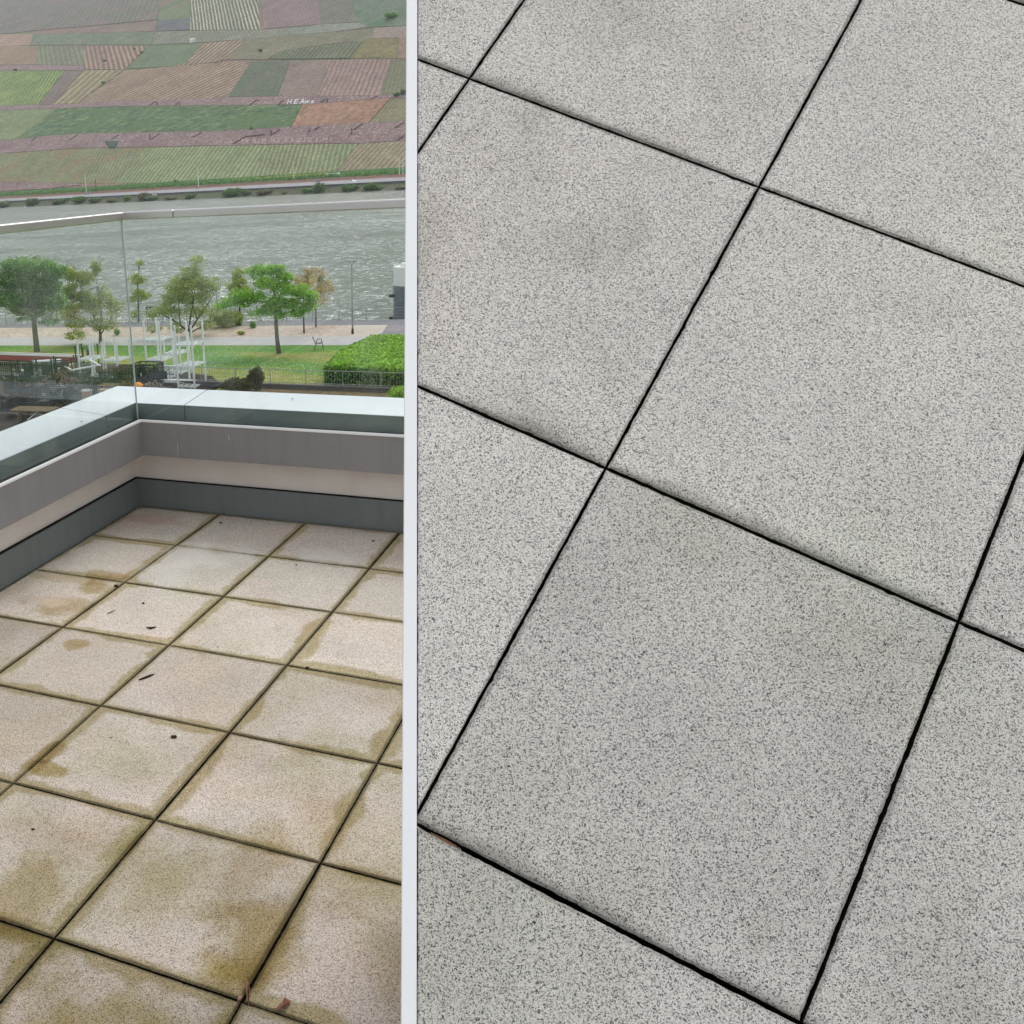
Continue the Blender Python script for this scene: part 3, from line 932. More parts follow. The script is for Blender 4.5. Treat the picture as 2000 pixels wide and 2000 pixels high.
G1, G2 = (128, 140, 100), (164, 168, 128)
VINE = [
 # name polygon, a, b, row, spacing, opts
 ('olive vineyard at the bottom left of the hill', [(-200,309),(26,298),(144,289),(285,287),(230,357.5),(144,358),(26,355),(-200,366)], (138,140,108), (112,122,90), ((152,306),(131,342)), 6.2, dict(contrast=.9,c3=(140,128,98))),
 ('green vineyard in the bottom middle of the hill', [(285,287),(420,284),(530,282),(480,351),(420,354),(300,357),(230,357.5)], (128,140,102), (170,170,130), ((432,319),(408,353)), 9, dict(contrast=.8,duty=.35)),
 ('green vineyard with pale rows at the bottom right of the middle', [(530,282),(570,281),(701,279.5),(656,334),(600,340),(560,347),(480,351)], (126,136,100), (168,166,130), ((640,300),(630,338)), 9.5, dict(contrast=.8,duty=.35)),
 ('brown vineyard at the bottom right of the hill', [(702,279.5),(788,274),(990,262),(990,322),(788,335),(700,339),(657,335)], (150,140,116), (116,108,84), ((755,282),(722,318)), 10.5, dict(contrast=.9,duty=.35)),
 ('light green vineyard wedge at the left below the upper wall', [(-200,228),(26,214),(112,211.5),(30,272),(-200,286)], (134,144,106), (112,126,92), ((76,215),(26,258)), 5, dict(contrast=.8)),
 ('fallow green field with contour streaks', [(112,211.5),(227,207.6),(420,205.5),(589,204),(569,247),(440,254.5),(420,256),(171,260),(82,265.6),(30,272)], (78,104,76), (122,140,96), None, 1, dict(rows=False,streak=True,c3=(96,118,80))),
 ('bare orange earth field', [(591,203.8),(719,194.2),(762,191),(720,239),(570,247)], (172,134,110), (146,120,102), None, 1, dict(rows=False)),
 ('olive field at the right behind the orange earth', [(764,191.5),(788,190),(990,178),(990,224),(788,236),(722,239)], (140,134,106), (124,124,92), ((780,195),(750,232)), 8, dict(contrast=.8)),
 ('lush light green plot at the left', [(-150,147),(26,137.5),(127,137.3),(74,203.5),(26,205),(-150,212)], (106,130,76), (150,164,106), ((60,142),(36,178)), 6, dict(contrast=.8,c3=(140,156,92))),
 ('grey brown fallow strip at the left', [(129,137.2),(162,137),(104,203),(76,203.6)], (134,122,112), (122,112,104), None, 1, dict(rows=False)),
 ('tan vineyard wedge left of the diagonal hedge', [(163,137),(240,137),(150,201),(105,203.5)], (140,130,104), (170,158,124), ((215,140),(146,201)), 14, dict(contrast=.9,duty=.4)),
 ('wide tan and brown vineyard', [(244,137.3),(336,129.4),(440,121),(490,120),(446,188.5),(409,193),(225,197),(150,202)], (134,118,102), (178,156,128), ((300,140),(171,199)), 10.5, dict(contrast=.95,duty=.42)),
 ('grey green plot in the upper middle', [(490,120),(567.5,118),(541,187.5),(447,188.5)], (112,114,98), (90,104,84), ((529,120),(461,179)), 8, dict(contrast=.8,c3=(96,114,88))),
 ('pinkish plot in the upper middle', [(568,118),(640,117),(620,187.5),(542,187.5)], (146,128,118), (132,122,106), ((602,132),(584,180)), 5, dict(contrast=.8)),
 ('pinkish plot with dark rows at the upper right', [(640.5,117),(763,116.5),(741,185.5),(620.5,187.5)], (152,130,120), (104,94,84), ((672,117),(640,187)), 9, dict(contrast=.9,duty=.25)),
 ('olive plot at the upper right edge', [(763.5,116.5),(788,116),(990,104),(990,172),(788,184),(741.5,185.5)], (124,124,98), (108,114,84), ((780,120),(766,170)), 8, dict(contrast=.8)),
 ('brown and tan striped vineyard', [(164,89.6),(272,89.6),(289,89.6),(243,135.5),(165,135.5)], (134,112,100), (172,150,128), ((169,92),(177,135)), 8.7, dict(contrast=1.0,duty=.45)),
 ('brown olive plot at the left', [(-150,98),(26,89.5),(72.5,89.8),(73.5,125.5),(26,126),(-150,134)], (146,126,104), (160,142,112), ((40,92),(28,110)), 7, dict(contrast=.6)),
 ('green vineyard left of the striped one', [(73,89.8),(163.5,89.7),(164.5,128),(74,125.6)], (118,124,98), (138,142,114), ((98,92),(104,124)), 9, dict(contrast=.8)),
 ('smooth green plot right of the striped vineyard', [(292,89),(393,85.6),(400,88),(364,123),(336,129),(247,134)], (112,126,98), (120,130,102), ((380,92),(330,125)), 6, dict(contrast=.6)),
 ('strongly striped tan vineyard in the upper middle', [(394,85.4),(478,76.6),(444,115),(420,121),(337,129.2),(365,123)], (130,118,100), (180,158,132), ((440,80),(392,118)), 9, dict(contrast=.95,duty=.42)),
 ('orange brown plot at the upper left edge', [(-150,76),(26,66),(64.5,65.8),(58.5,88),(26,89),(-150,97)], (158,132,114), (176,154,132), ((52,68),(44,86)), 5.5, dict(contrast=.9)),
 ('green grey vineyard band at the upper left', [(65,65.8),(301,61.8),(296,87),(59,88)], (112,122,100), (134,136,116), ((205,66),(183,86)), 5.6, dict(contrast=.9,c3=(102,126,98))),
 ('grey green vineyard band in the upper middle', [(303.5,61.5),(557,56.5),(573,67.4),(509,74.6),(400,82),(297,87)], (126,128,110), (142,142,124), ((500,60),(508,74)), 6.5, dict(contrast=.9)),
 ('vineyard with white rows at the top', [(371.5,-60),(503,-60),(507,56.8),(400,58.5),(371.8,58)], (118,122,104), (190,186,160), ((440,28),(446,56)), 6.8, dict(contrast=1.0,duty=.36)),
 ('blue grey plot at the top', [(310,39),(371,35),(371.3,58),(304,60.8)], (112,114,112), (104,108,106), None, 1, dict(rows=False)),
 ('brownish band at the top left', [(161,53.5),(306,40),(303,61),(220,63),(105,65)], (140,122,112), (130,122,104), ((200,52),(198,62)), 6, dict(contrast=.5)),
 ('grey green plots at the top left', [(-150,-40),(180,-60),(310,-60),(308,38),(161,51.5),(60,60),(26,64.5),(-150,75)], (116,118,104), (138,126,116), ((130,28),(116,50)), 8, dict(contrast=.7,c3=(134,118,112))),
 ('pink brown plot at the top', [(503.5,-60),(615,-60),(626,47),(515,56)], (140,122,118), (126,116,108), ((540,28),(546,52)), 6.5, dict(contrast=.6)),
 ('rowed plot at the top right', [(615.5,-60),(670,-60),(700,42),(626.5,47)], (124,120,108), (106,112,98), ((630,28),(642,44)), 7, dict(contrast=.8)),
 ('green slope at the top right corner', [(670.5,-60),(990,-60),(990,40),(789,50),(724,52.5),(700,43)], (110,124,104), (118,128,112), None, 1, dict(rows=False,c3=(96,122,92))),
 ('pale green grey track band', [(558,56.5),(626,47.5),(700,43.5),(723,52.5),(642,62.5),(574,67.4)], (140,142,130), (132,138,124), None, 1, dict(rows=False)),
 ('olive brown slope in the upper right', [(509,75),(573,68),(642,63),(684,60),(731,54),(725,74.4),(711,79),(636,86),(545,100.5),(521,116),(444,115.5),(479,76.8)], (132,128,106), (122,122,100), ((620,70),(590,96)), 5, dict(contrast=.6)),
 ('pink vineyard at the upper right edge', [(731,54),(789,51),(990,40),(990,62),(789,73),(725.5,74.2)], (146,130,120), (172,158,144), ((770,54),(752,73)), 6, dict(contrast=.9,duty=.4)),
 ('dark green rowed vineyard', [(525,115),(545,101),(636,87),(711,79.5),(684.6,112.8)], (120,124,98), (86,98,76), ((650,87),(628,113)), 8.5, dict(contrast=.9)),
 ('yellowish brown plot at the upper right', [(711.5,79.5),(725,75),(779.5,74.4),(775.5,113),(685,113)], (140,126,90), (118,120,84), None, 1, dict(rows=False)),
 ('reddish plot at the right edge', [(780,74.4),(789,73.5),(990,62),(990,102),(789,115),(776,113)], (152,126,112), (142,122,108), None, 1, dict(rows=False)),
]
for k, (lab, poly, a, b, row, spc, kw) in enumerate(VINE):
    hillpatch('vineyard', poly, vine_mat('vineyard soil and vines', a, b, **{**dict(rows=row is not None), **kw}), 0.35 + 0.05 * (k % 7), row, spc, label=lab)

# red stone terrace walls
def scree():
    t = NT('red sandstone terrace wall', 0.95, 0.1)
    v = t.coord('Pos')
    n = t.noise(v, 0.35, 5, 0.85)
    c = t.ramp(n, [(0.34, lin((94, 76, 76))), (0.47, lin((146, 124, 120))), (0.56, lin((160, 140, 134))), (0.64, lin((214, 194, 190)))])
    c = t.mix(t.smooth(t.noise(v, 0.03, 3), 0.45, 0.65), c, t.mix(1.0, c, lin((236, 232, 236)), 'MULTIPLY'))
    t.bump(n, 1.0, 1.2)
    return t.color(c)
M['scree'] = scree()
WALLS = [
 ('tall red stone terrace wall with faded letters, lower one on the hill', [(-200,286),(26,273),(82,265.8),(171,260.2),(420,256.2),(440,254.8),(570,247.2),(719.5,239.2),(788,236.2),(990,225),(990,262),(788,273.8),(701,279.3),(570,280.8),(420,283.8),(285,286.8),(144,288.8),(26,297.5),(-200,308)]),
 ('red stone terrace wall with white letters, upper one on the hill', [(-200,213),(26,205.4),(144,202.4),(227,196.8),(420,191.8),(440,189.5),(541,188),(620,188),(741,186),(788,184.8),(990,173),(990,178),(788,189.7),(762,190.6),(719,194),(589,203.6),(440,205.2),(227,207.3),(115,211.3),(26,213.6),(-200,227)]),
 ('short red stone wall at the left of the upper slope', [(-150,135),(26,127),(73.5,126.2),(163,128.4),(164,136.8),(129,136.6),(26,136.9),(-150,146.5)]),
 ('low reddish rock face at the bottom left', [(-150,365),(26,355.6),(92,356.8),(144,358.6),(158,361),(92.5,367.8),(26,371.4),(-150,384)]),
]
wall_objs = []
for lab, poly in WALLS:
    root = empty('terrace_wall', at_hill(*poly[1]), lab, 'wall', 'terrace walls of the vineyards')
    o = hillpatch('stonework', poly, M['scree'], 0.9, parent=root, thick=1.2)
    o.parent = root; o.matrix_parent_inverse = Matrix.Translation(-Vector(root.location))
    wall_objs.append(root)
M['stair'] = plain('dark stone steps', (70, 62, 60), 0.95, 0.1)
def on_wall(root, name, pa, pb, w, mat, lift=1.3):
    a, b = at_hill(*pa, lift), at_hill(*pb, lift)
    o = MB().bar(a, b, w, 0.5).build(name, mat)
    o.parent = root; o.matrix_parent_inverse = Matrix.Translation(-Vector(root.location))
for pa, pb in (((151,263.5),(133,275)),((232,263),(217,272.5)),((312,261.5),(294,272)),((393,259),(376,268)),((292,261.5),(293,270)),((547,252.5),(533,262)),((624,247),(614,253)),((708,242),(690,253)),((788,239),(771,250)),((788,266),(779,272)),((480,266.5),(455,281)),((480,266.5),(518,262.5)),((530,254),(530,264)),((71,268),(60,276)),((604,251),(604,258)),((687,250),(687,262))):
    on_wall(wall_objs[0], 'stairway', pa, pb, 0.9, M['stair'])
for pa, pb in (((501,194.5),(487,206)),((501,194.5),(505,196)),((553,195.5),(543,205)),((639,191.8),(639,200)),((635,193),(627,199)),((300,200),(292,206)),((300,199),(307,199)),((307,199),(307,205)),((351,199),(351,206)),((736,187.5),(724,193.5)),((349,199),(342,206))):
    on_wall(wall_objs[1], 'stairway', pa, pb, 0.8, M['stair'])
# letters on the walls, laid on the slope
M['letter_white'] = plain('white letter boards', (226, 222, 224), 0.8, var=0.05)
M['letter_pink'] = plain('weathered pink letter boards', (200, 178, 170), 0.9, var=0.2, scale=0.6)
UPV = (Vector((-BN.x, -BN.y, 0)) * -1 + Vector((0, 0, SL))).normalized()
LNX = UPV.cross(Vector((0, 0, 1)))
def letter(root, ch, px, py, hpx, mat, stretch=1.0, slant=0.25):
    p0 = at_hill(px, py + hpx / 2, 1.3); p1 = at_hill(px, py - hpx / 2, 1.3)
    hh = (p1 - p0).length
    me = text_mesh(ch, 1.0, extrude=0.02)
    xs = [v.co.x for v in me.vertices]; ys = [v.co.y for v in me.vertices]
    sx = 1.0 / max(1e-6, max(ys) - min(ys))
    cyy = (max(ys) + min(ys)) / 2; cxx = (max(xs) + min(xs)) / 2
    cen = (p0 + p1) / 2
    q = at_hill(px + 5, py - 0.3, 1.3)
    ex = (q - at_hill(px, py, 1.3)).normalized()
    mpp = (q - at_hill(px, py, 1.3)).length / 5
    ey = (p1 - p0)
    for v in me.vertices:
        x, y = (v.co.x - cxx) * sx, (v.co.y - cyy) * sx
        x += y * slant
        v.co = cen + ex * (x * hpx * mpp * stretch) + ey * y + Vector((0, 0, v.co.z * 10)) - Vector(root.location)
    o = link('letter', me, mat, root)
for ch, x, y, h, s in (('H', 565.5, 198.5, 9.5, 1.0), ('E', 578.5, 198.3, 9.0, 1.4), ('A', 591, 198, 9, 1.1), ('w', 599.5, 199.3, 6.5, 1.0), ('z', 610.5, 199, 5, 1.7)):
    letter(wall_objs[1], ch, x, y, h, M['letter_white'], s)
for k, (ch, x) in enumerate(zip('PKRIMNEARZIGEMI', (474, 484, 497, 505, 515, 533, 545, 558, 571.5, 584, 595.5, 605, 619, 634, 646))):
    letter(wall_objs[0], ch, x, 276.0 - k * 0.22, 8.0, M['letter_pink'], 1.0, 0.15)

# ---- small things on the hill
M['whitepaint'] = plain('white paint', (236, 236, 234), 0.5, var=0.03)
M['darkglass'] = plain('dark window glass', (40, 44, 48), 0.15, 0.6)
M['greywall'] = plain('grey concrete', (156, 150, 150), 0.9, var=0.08)
def frame_at(px, py, facing_lift=0.0, on=None):
    return on
p = at_hill(377, 81.5, 0.4)
r0 = empty('hut', p, 'tiny white hut among the upper vineyards', 'hut', None, math.atan2(BD.y, BD.x))
MB().box(-4, 3.2, -2, 2, -1.5, 3.0).build('wall', M['whitepaint'], r0)
MB().add([(-4.4, -2.4, 3.0), (3.6, -2.4, 3.0), (3.6, 2.4, 3.0), (-4.4, 2.4, 3.0), (-4.4, 0, 4.4), (3.6, 0, 4.4)], [(0, 1, 5, 4), (2, 3, 4, 5), (0, 4, 3), (1, 2, 5), (0, 3, 2, 1)]).build('roof', M['whitepaint'], r0)
MB().box(1, 2, -2.05, -2.0, 0, 2).build('door', M['greywall'], r0)

# masts of the railway
M['mast'] = plain('pale galvanised mast', (222, 226, 216), 0.6, var=0.05)
MASTL = ['tall pale railway mast at the left end of the far bank', 'thin darker railway mast beside the tall one at the left', 'pale railway mast on a grey plinth in the middle', 'railway mast above the yellow flowers', 'first railway mast at the right edge', 'last railway mast at the right edge']
for k, (x0, y0, x1, y1) in enumerate(((166, 338, 169, 376), (186, 345, 188, 372), (385, 326, 388, 366), (572, 314, 574, 346), (779, 311, 780, 339), (786, 308, 787, 338))):
    s = 29.0
    a = at_bank(x1, y1, s); b = at_bank(x0 + (x1 - x0) * .3, y0, s)
    rt = empty('railway_mast', a, MASTL[k], 'mast', 'railway masts on the far bank')
    hgt = b.z - a.z
    wd = 0.5 if k in (0, 2) else 0.34
    MB().tube([(0, 0, -1), (0, 0, hgt)], [wd, wd * .6], 6).build('pole', M['mast'] if k != 1 else M['stair'], rt)
    MB().bar((0, 0, hgt * .86), (2.6, -1.2, hgt * .90), 0.16).build('arm', M['mast'], rt)
for k, (x0, x1, y0, y1) in enumerate(((383.5, 390.5, 364.5, 372), (615.5, 627, 349.5, 358), (166, 176, 376, 381))):
    a = at_bank(x0, y1, 24.8); b = at_bank(x1, y0, 24.8)
    wd = (at_bank(x1, y1, 24.8) - a).length
    rt = empty('pier', a, ['square pair of grey gate piers below the middle mast', 'broad grey concrete pier behind a bush near the car', 'small pale pier under the tall left mast'][k], 'pier', None, math.atan2(BD.y, BD.x))
    MB().box(0, wd * .42, -.6, .8, -1.5, b.z - a.z).build('pillar', M['greywall'], rt)
    MB().box(wd * .58, wd, -.6, .8, -1.5, (b.z - a.z) * .96).build('pillar', M['greywall'], rt)
    MB().box(-.2, wd + .2, -.8, .6, -2.2, -1.2).build('base', M['greywall'], rt)

# kilometre board
a = at_bank(297.5, 382.3, 11.6); b = at_bank(306.4, 377, 11.6)
rt = empty('kilometre_board', (a + b) / 2, 'white board with number 521 on the far river wall', 'sign', None, math.atan2(BD.y, BD.x))
hw = (at_bank(306.4, 382.3, 11.6) - a).length / 2; hh = (b.z - a.z) / 2
MB().box(-hw, hw, -0.15, 0, -hh, hh).build('board', M['whitepaint'], rt)
MB().box(-hw - .25, hw + .25, 0.01, 0.2, -hh - .25, hh + .25).build('frame', M['stair'], rt)
me = text_mesh('521', 2.4)
for v in me.vertices: v.co = Vector((v.co.x, -0.2 - v.co.z, v.co.y))
link('number', me, plain('grey lettering', (150, 152, 154), .8), rt)

# vehicles
def camper(px0, px1, py0, py1):
    s = 37
    a = at_bank(px0, py1, s); L = (at_bank(px1, py1, s) - a).length; Hh = at_bank(px0, py0, s).z - a.z
    rt = empty('bus', a, 'long white bus parked on the green verge of the far bank', 'bus', None, math.atan2(BD.y, BD.x))
    rt.location.z = a.z
    mb = MB(); prof = [(0, .5), (0, Hh * .9), (.4, Hh), (L - 1.2, Hh), (L - .3, Hh * .75), (L, Hh * .45), (L, .5)]
    mb.add([(x, 0, z) for x, z in prof] + [(x, 2.5, z) for x, z in prof], [tuple(range(7)), tuple(reversed(range(7, 14)))] + [(i, (i + 1) % 7, (i + 1) % 7 + 7, i + 7) for i in range(7)])
    mb.build('body', M['whitepaint'], rt)
    for k in range(5):
        x = .8 + k * (L - 3) / 5
        MB().box(x, x + (L - 3) / 5 * .8, -.03, 0, Hh * .55, Hh * .82).build('window', plain('tinted window', (150, 160, 160), .2, .6), rt)
    for x in (L * .18, L * .8):
        MB().tube([(x, -.05, .5), (x, .3, .5)], .5, 14).build('wheel', M['black'], rt)
camper(634, 662, 339, 345.2)
def car(px, py, label):
    p = at_bank(px, py, 17)
    rt = empty('car', (p.x, p.y, -5.8), label, 'car', None, math.atan2(BD.y, BD.x))
    k = 1.45
    prof = [(-2.3, .35), (-2.3, .8), (-2.0, 1.0), (-1.5, 1.45), (0.2, 1.5), (1.0, 1.0), (2.1, .85), (2.3, .6), (2.3, .35)]
    prof = [(x * k, z * k) for x, z in prof]
    n = len(prof)
    MB().add([(x, -.9 * k, z) for x, z in prof] + [(x, .9 * k, z) for x, z in prof], [tuple(range(n)), tuple(reversed(range(n, 2 * n)))] + [(i, (i + 1) % n, (i + 1) % n + n, i + n) for i in range(n)]).build('body', M['whitepaint'], rt)
    MB().add([(x * k, -.92 * k, z * k) for x, z in ((-1.6, 1.02), (-1.35, 1.38), (0.1, 1.42), (.75, 1.02))], [(0, 1, 2, 3)]).build('window', plain('light tinted glass', (150, 155, 160), .2, .6), rt)
    for x in (-1.4 * k, 1.4 * k):
        MB().tube([(x, -.95 * k, .34 * k), (x, -.7 * k, .34 * k)], .34 * k, 14).build('wheel', M['black'], rt)
car(688.5, 358, 'white car driving on the road of the far bank')

# ================================================================== leaves
def leaf_mesh(name, centers, size, seed, up=0.4, aspect=0.6):
    rs = np.random.RandomState(seed)
    n = len(centers)
    c = np.asarray(centers)
    d = rs.randn(n, 3); d[:, 2] *= (1 - up); d /= np.linalg.norm(d, axis=1)[:, None]
    r = rs.randn(n, 3); r -= (r * d).sum(1)[:, None] * d; r /= np.linalg.norm(r, axis=1)[:, None]
    s = size * rs.uniform(0.6, 1.35, n)[:, None]
    a = c - d * s * .5; b = c + r * s * .5 * aspect; e = c + d * s * .5; f = c - r * s * .5 * aspect
    v = np.stack([a, b, e, f], 1).reshape(-1, 3)
    me = bpy.data.meshes.new(name)
    me.vertices.add(4 * n); me.vertices.foreach_set('co', v.ravel())
    me.loops.add(4 * n); me.loops.foreach_set('vertex_index', np.arange(4 * n, dtype=np.int32))
    me.polygons.add(n); me.polygons.foreach_set('loop_start', np.arange(0, 4 * n, 4, dtype=np.int32))
    me.polygons.foreach_set('loop_total', np.full(n, 4, dtype=np.int32))
    me.update(); me.validate()
    return me
def leaf_mat(name, stops, k=1.0, trans=0.5, clump=1.2):
    t = NT(name, 0.55, 0.3)
    g = t.n('NewGeometry')
    c = t.ramp(g.outputs['Random Per Island'], [(p, lin(c_, k)) for p, c_ in stops])
    pn = t.noise(t.coord('Object'), clump, 3, .6)
    c = t.mix(0.8, c, t.ramp(pn, [(0.3, 0.7), (0.5, 1.0), (0.7, 1.25)]), 'MULTIPLY')
    tr = t.n('BsdfTranslucent'); t.l(c, tr.inputs[0])
    mx = t.n('MixShader'); mx.inputs[0].default_value = trans
    t.color(c)
    t.l(t.b.outputs[0], mx.inputs[1]); t.l(tr.outputs[0], mx.inputs[2])
    t.l(mx.outputs[0], t.t.nodes['Material Output'].inputs[0])
    return t.m
M['lf_bright'] = leaf_mat('bright spring maple leaves', [(0, (112, 158, 52)), (.5, (150, 198, 74)), (1, (188, 224, 116))], 1.0)
M['lf_dark'] = leaf_mat('dark green leaves', [(0, (70, 112, 48)), (.5, (126, 172, 84)), (1, (184, 216, 142))])
M['lf_olive'] = leaf_mat('olive young leaves', [(0, (118, 134, 50)), (.5, (166, 184, 78)), (1, (210, 212, 116))])
M['lf_bronze'] = leaf_mat('bronze young leaves', [(0, (176, 146, 100)), (.5, (202, 186, 136)), (1, (222, 214, 176))])
M['lf_mix'] = leaf_mat('sparse yellow green leaves', [(0, (126, 142, 74)), (.5, (176, 190, 112)), (1, (214, 218, 164))])
M['lf_hedge'] = leaf_mat('hornbeam hedge leaves', [(0, (88, 140, 34)), (.45, (150, 200, 62)), (1, (206, 234, 112))], trans=.25)
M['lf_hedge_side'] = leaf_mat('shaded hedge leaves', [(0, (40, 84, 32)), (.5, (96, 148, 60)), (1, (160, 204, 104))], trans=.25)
M['lf_yew'] = leaf_mat('dark conifer needles', [(0, (40, 50, 24)), (.5, (84, 90, 44)), (1, (130, 130, 70))], trans=.15)
M['lf_far'] = leaf_mat('grey green willow', [(0, (84, 106, 70)), (.5, (124, 146, 102)), (1, (164, 178, 140))], clump=.3)
M['lf_farg'] = leaf_mat('fresh green bush', [(0, (66, 102, 44)), (.5, (98, 142, 66)), (1, (140, 170, 96))], clump=.3)
M['lf_farb'] = leaf_mat('tan green bush', [(0, (112, 112, 82)), (.5, (142, 140, 108)), (1, (168, 164, 132))], clump=.3)
M['bark'] = plain('grey brown bark', (112, 104, 98), 0.95, 0.1, var=0.3, scale=9, bump=.6)
M['bark_dark'] = plain('dark bark', (74, 68, 58), 0.95, 0.1, var=0.3, scale=9, bump=.6)

def blob_points(cen, rx, rz, ry, n, rs, hollow=0.35):
    p = rs.randn(n, 3); p /= np.linalg.norm(p, axis=1)[:, None]
    r = (hollow + (1 - hollow) * rs.rand(n)) ** 0.6
    # lumpy outline
    lum = 1 + 0.22 * np.sin(p[:, 0] * 5 + cen[0]) * np.cos(p[:, 2] * 4 + cen[2] * 3)
    p = p * (r * lum)[:, None] * np.array([rx, ry, rz])
    return p + np.array(cen)
def tree(name, label, base, clumps, leafmat, dens, leaf, bark, limbs, cat='tree', seed=1, group=None, holes=0.12):
    """base: pixel of the foot; clumps: (px, py, rx px, rz px[, density]) at the tree's distance; limbs: list of [(px,py,radius m)...]"""
    rs = np.random.RandomState(seed)
    foot = at_z(base[0], base[1], GZ)
    D = depth_of(foot)
    ppm = FPX / D
    root = empty(name, foot, label, cat, group)
    rt = C2W @ Vector((1, 0, 0)); rt.z = 0; rt.normalize(); bk = Vector((-rt.y, rt.x, 0))
    def W(px, py, dep=0.0):
        # keep everything in the upright plane through the foot that faces the camera, pushed back by dep
        r = ray(px, py)
        t = (foot - CAM).dot(bk) / r.dot(bk)
        return CAM + r * t + bk * dep
    mb = MB()
    for ln in limbs:
        dp = rs.uniform(-1, 1) * 0.8 if ln is not limbs[0] else 0
        pts = []
        for q, (x, y, rad) in enumerate(ln):
            w = W(x, y, dp * q / max(1, len(ln) - 1)) - foot
            if q == 0 and ln is limbs[0]: w.z = -0.1
            pts.append(w)
        mb.tube(pts, [z[2] for z in ln], 8)
    # twigs from limb ends into clumps
    tips = [ln[-1] for ln in limbs]
    for c in clumps:
        for _ in range(2):
            tp = tips[int(rs.randint(len(tips)))]
            bst = min(tips, key=lambda z: (z[0] - c[0]) ** 2 + (z[1] - c[1]) ** 2) if _ < 2 else tp
            e = (c[0] + rs.uniform(-.6, .6) * c[2], c[1] + rs.uniform(-.6, .6) * c[3])
            a = W(bst[0], bst[1]) - foot; b = W(e[0], e[1], rs.uniform(-.8, .8)) - foot
            m_ = (a + b) / 2 + Vector((0, 0, .12))
            mb.tube([a, m_, b], [.024, .015, .007], 5)
    mb.build('trunk', bark, root, smooth=True)
    allp = []
    for c in clumps:
        dn = c[4] if len(c) > 4 else 1.0
        dep = rs.uniform(-.6, .6) * c[2] / ppm
        w = W(c[0], c[1], dep) - foot
        rx, rz = c[2] / ppm, c[3] / ppm
        # split each mass into twig clusters so the sky or water shows between
        nc = max(5, int(12 * rx * rz * 4 + 6))
        cc = blob_points(tuple(w), rx * .82, rz * .82, rx * .8, nc, rs, .3)
        n = int(dens * (0.25 + dn) * 1.45 * rx * rz * 4)
        pick = rs.randint(0, nc, n)
        cr = 0.22 * min(rx, rz) + 0.11
        off = rs.randn(n, 3) * np.array([cr, cr, cr * .55]) * .75
        allp.append(cc[pick] + off)
        n2 = int(n * .12)
        allp.append(blob_points(tuple(w), rx * 1.1, rz * 1.1, rx, n2, rs, .2))
    pts = np.concatenate(allp)
    me = leaf_mesh('crown', pts, leaf, seed)
    link('crown', me, leafmat, root)
    return root

def B(x, y): return (20 + x * .12422, 480 + y * .12422)        # detail view of the left trees
def Cc(x, y): return (250 + x * .11905, 480 + y * .11905)
def Dd(x, y): return (400 + x * .14493, 490 + y * .14493)
tree('leafy_tree', 'large dense green tree at the left edge behind the glass', (72.5, 687),
     [(30, 520, 34, 18), (70, 515, 38, 18), (105, 528, 30, 20), (20, 548, 34, 24, 1.3), (60, 550, 36, 26, 1.3), (95, 560, 28, 20), (30, 582, 34, 20, 1.3), (70, 585, 36, 20, 1.2), (110, 590, 26, 22, .7),
      (45, 606, 34, 12), (85, 608, 30, 14, .7), (-20, 540, 34, 34), (-15, 590, 34, 24), (55, 622, 26, 7, .4), (100, 626, 26, 10, .35)],
     M['lf_dark'], 240, 0.17, M['bark'],
     [[(72.5, 687, .26), (69, 655, .22), (66, 625, .20), (62, 600, .16)], [(62, 600, .15), (45, 570, .10), (40, 540, .06)], [(64, 612, .15), (80, 590, .10), (98, 570, .05)], [(66, 618, .12), (44, 612, .08), (20, 604, .04)], [(62, 600, .12), (66, 560, .08), (72, 525, .04)], [(66, 615, .09), (90, 605, .06), (110, 600, .03)]], seed=3)
tree('leafy_tree', 'loose olive green tree right of the large left one', (196, 670),
     [(140, 535, 18, 16), (165, 545, 18, 18), (186, 524, 10, 16, 1.1), (140, 570, 16, 22), (168, 582, 20, 20, .8), (150, 602, 22, 12, .7), (185, 600, 16, 18, .8), (150, 630, 26, 14, .6), (190, 632, 18, 16, .7), (205, 580, 16, 24, .3), (222, 600, 20, 22, .28), (215, 635, 20, 14, .4), (150, 655, 28, 10, .45), (130, 612, 22, 14, .5)],
     M['lf_olive'], 260, 0.16, M['bark_dark'],
     [[(196, 670, .16), (196, 655, .13), (194, 640, .1)], [(194, 642, .09), (178, 610, .06), (160, 575, .04), (150, 545, .02)], [(196, 650, .08), (198, 610, .06), (190, 560, .03)], [(196, 655, .07), (215, 625, .05), (228, 590, .02)], [(194, 645, .06), (165, 632, .04), (145, 622, .02)]], seed=4)
tree('young_tree', 'slender young tree with bronze top right of the glass joint', (271, 628),
     [(273, 515, 10, 6, .5), (268, 546, 17, 12, 1.1), (270, 572, 14, 9, .8), (284, 578, 15, 8, .9), (262, 582, 12, 8, .7), (262, 615, 10, 14, .35)],
     M['lf_olive'], 190, 0.17, M['bark_dark'], [[(271, 630, .09), (270, 590, .07), (269, 555, .05), (272, 518, .02)], [(270, 590, .04), (280, 580, .02)]], seed=5)
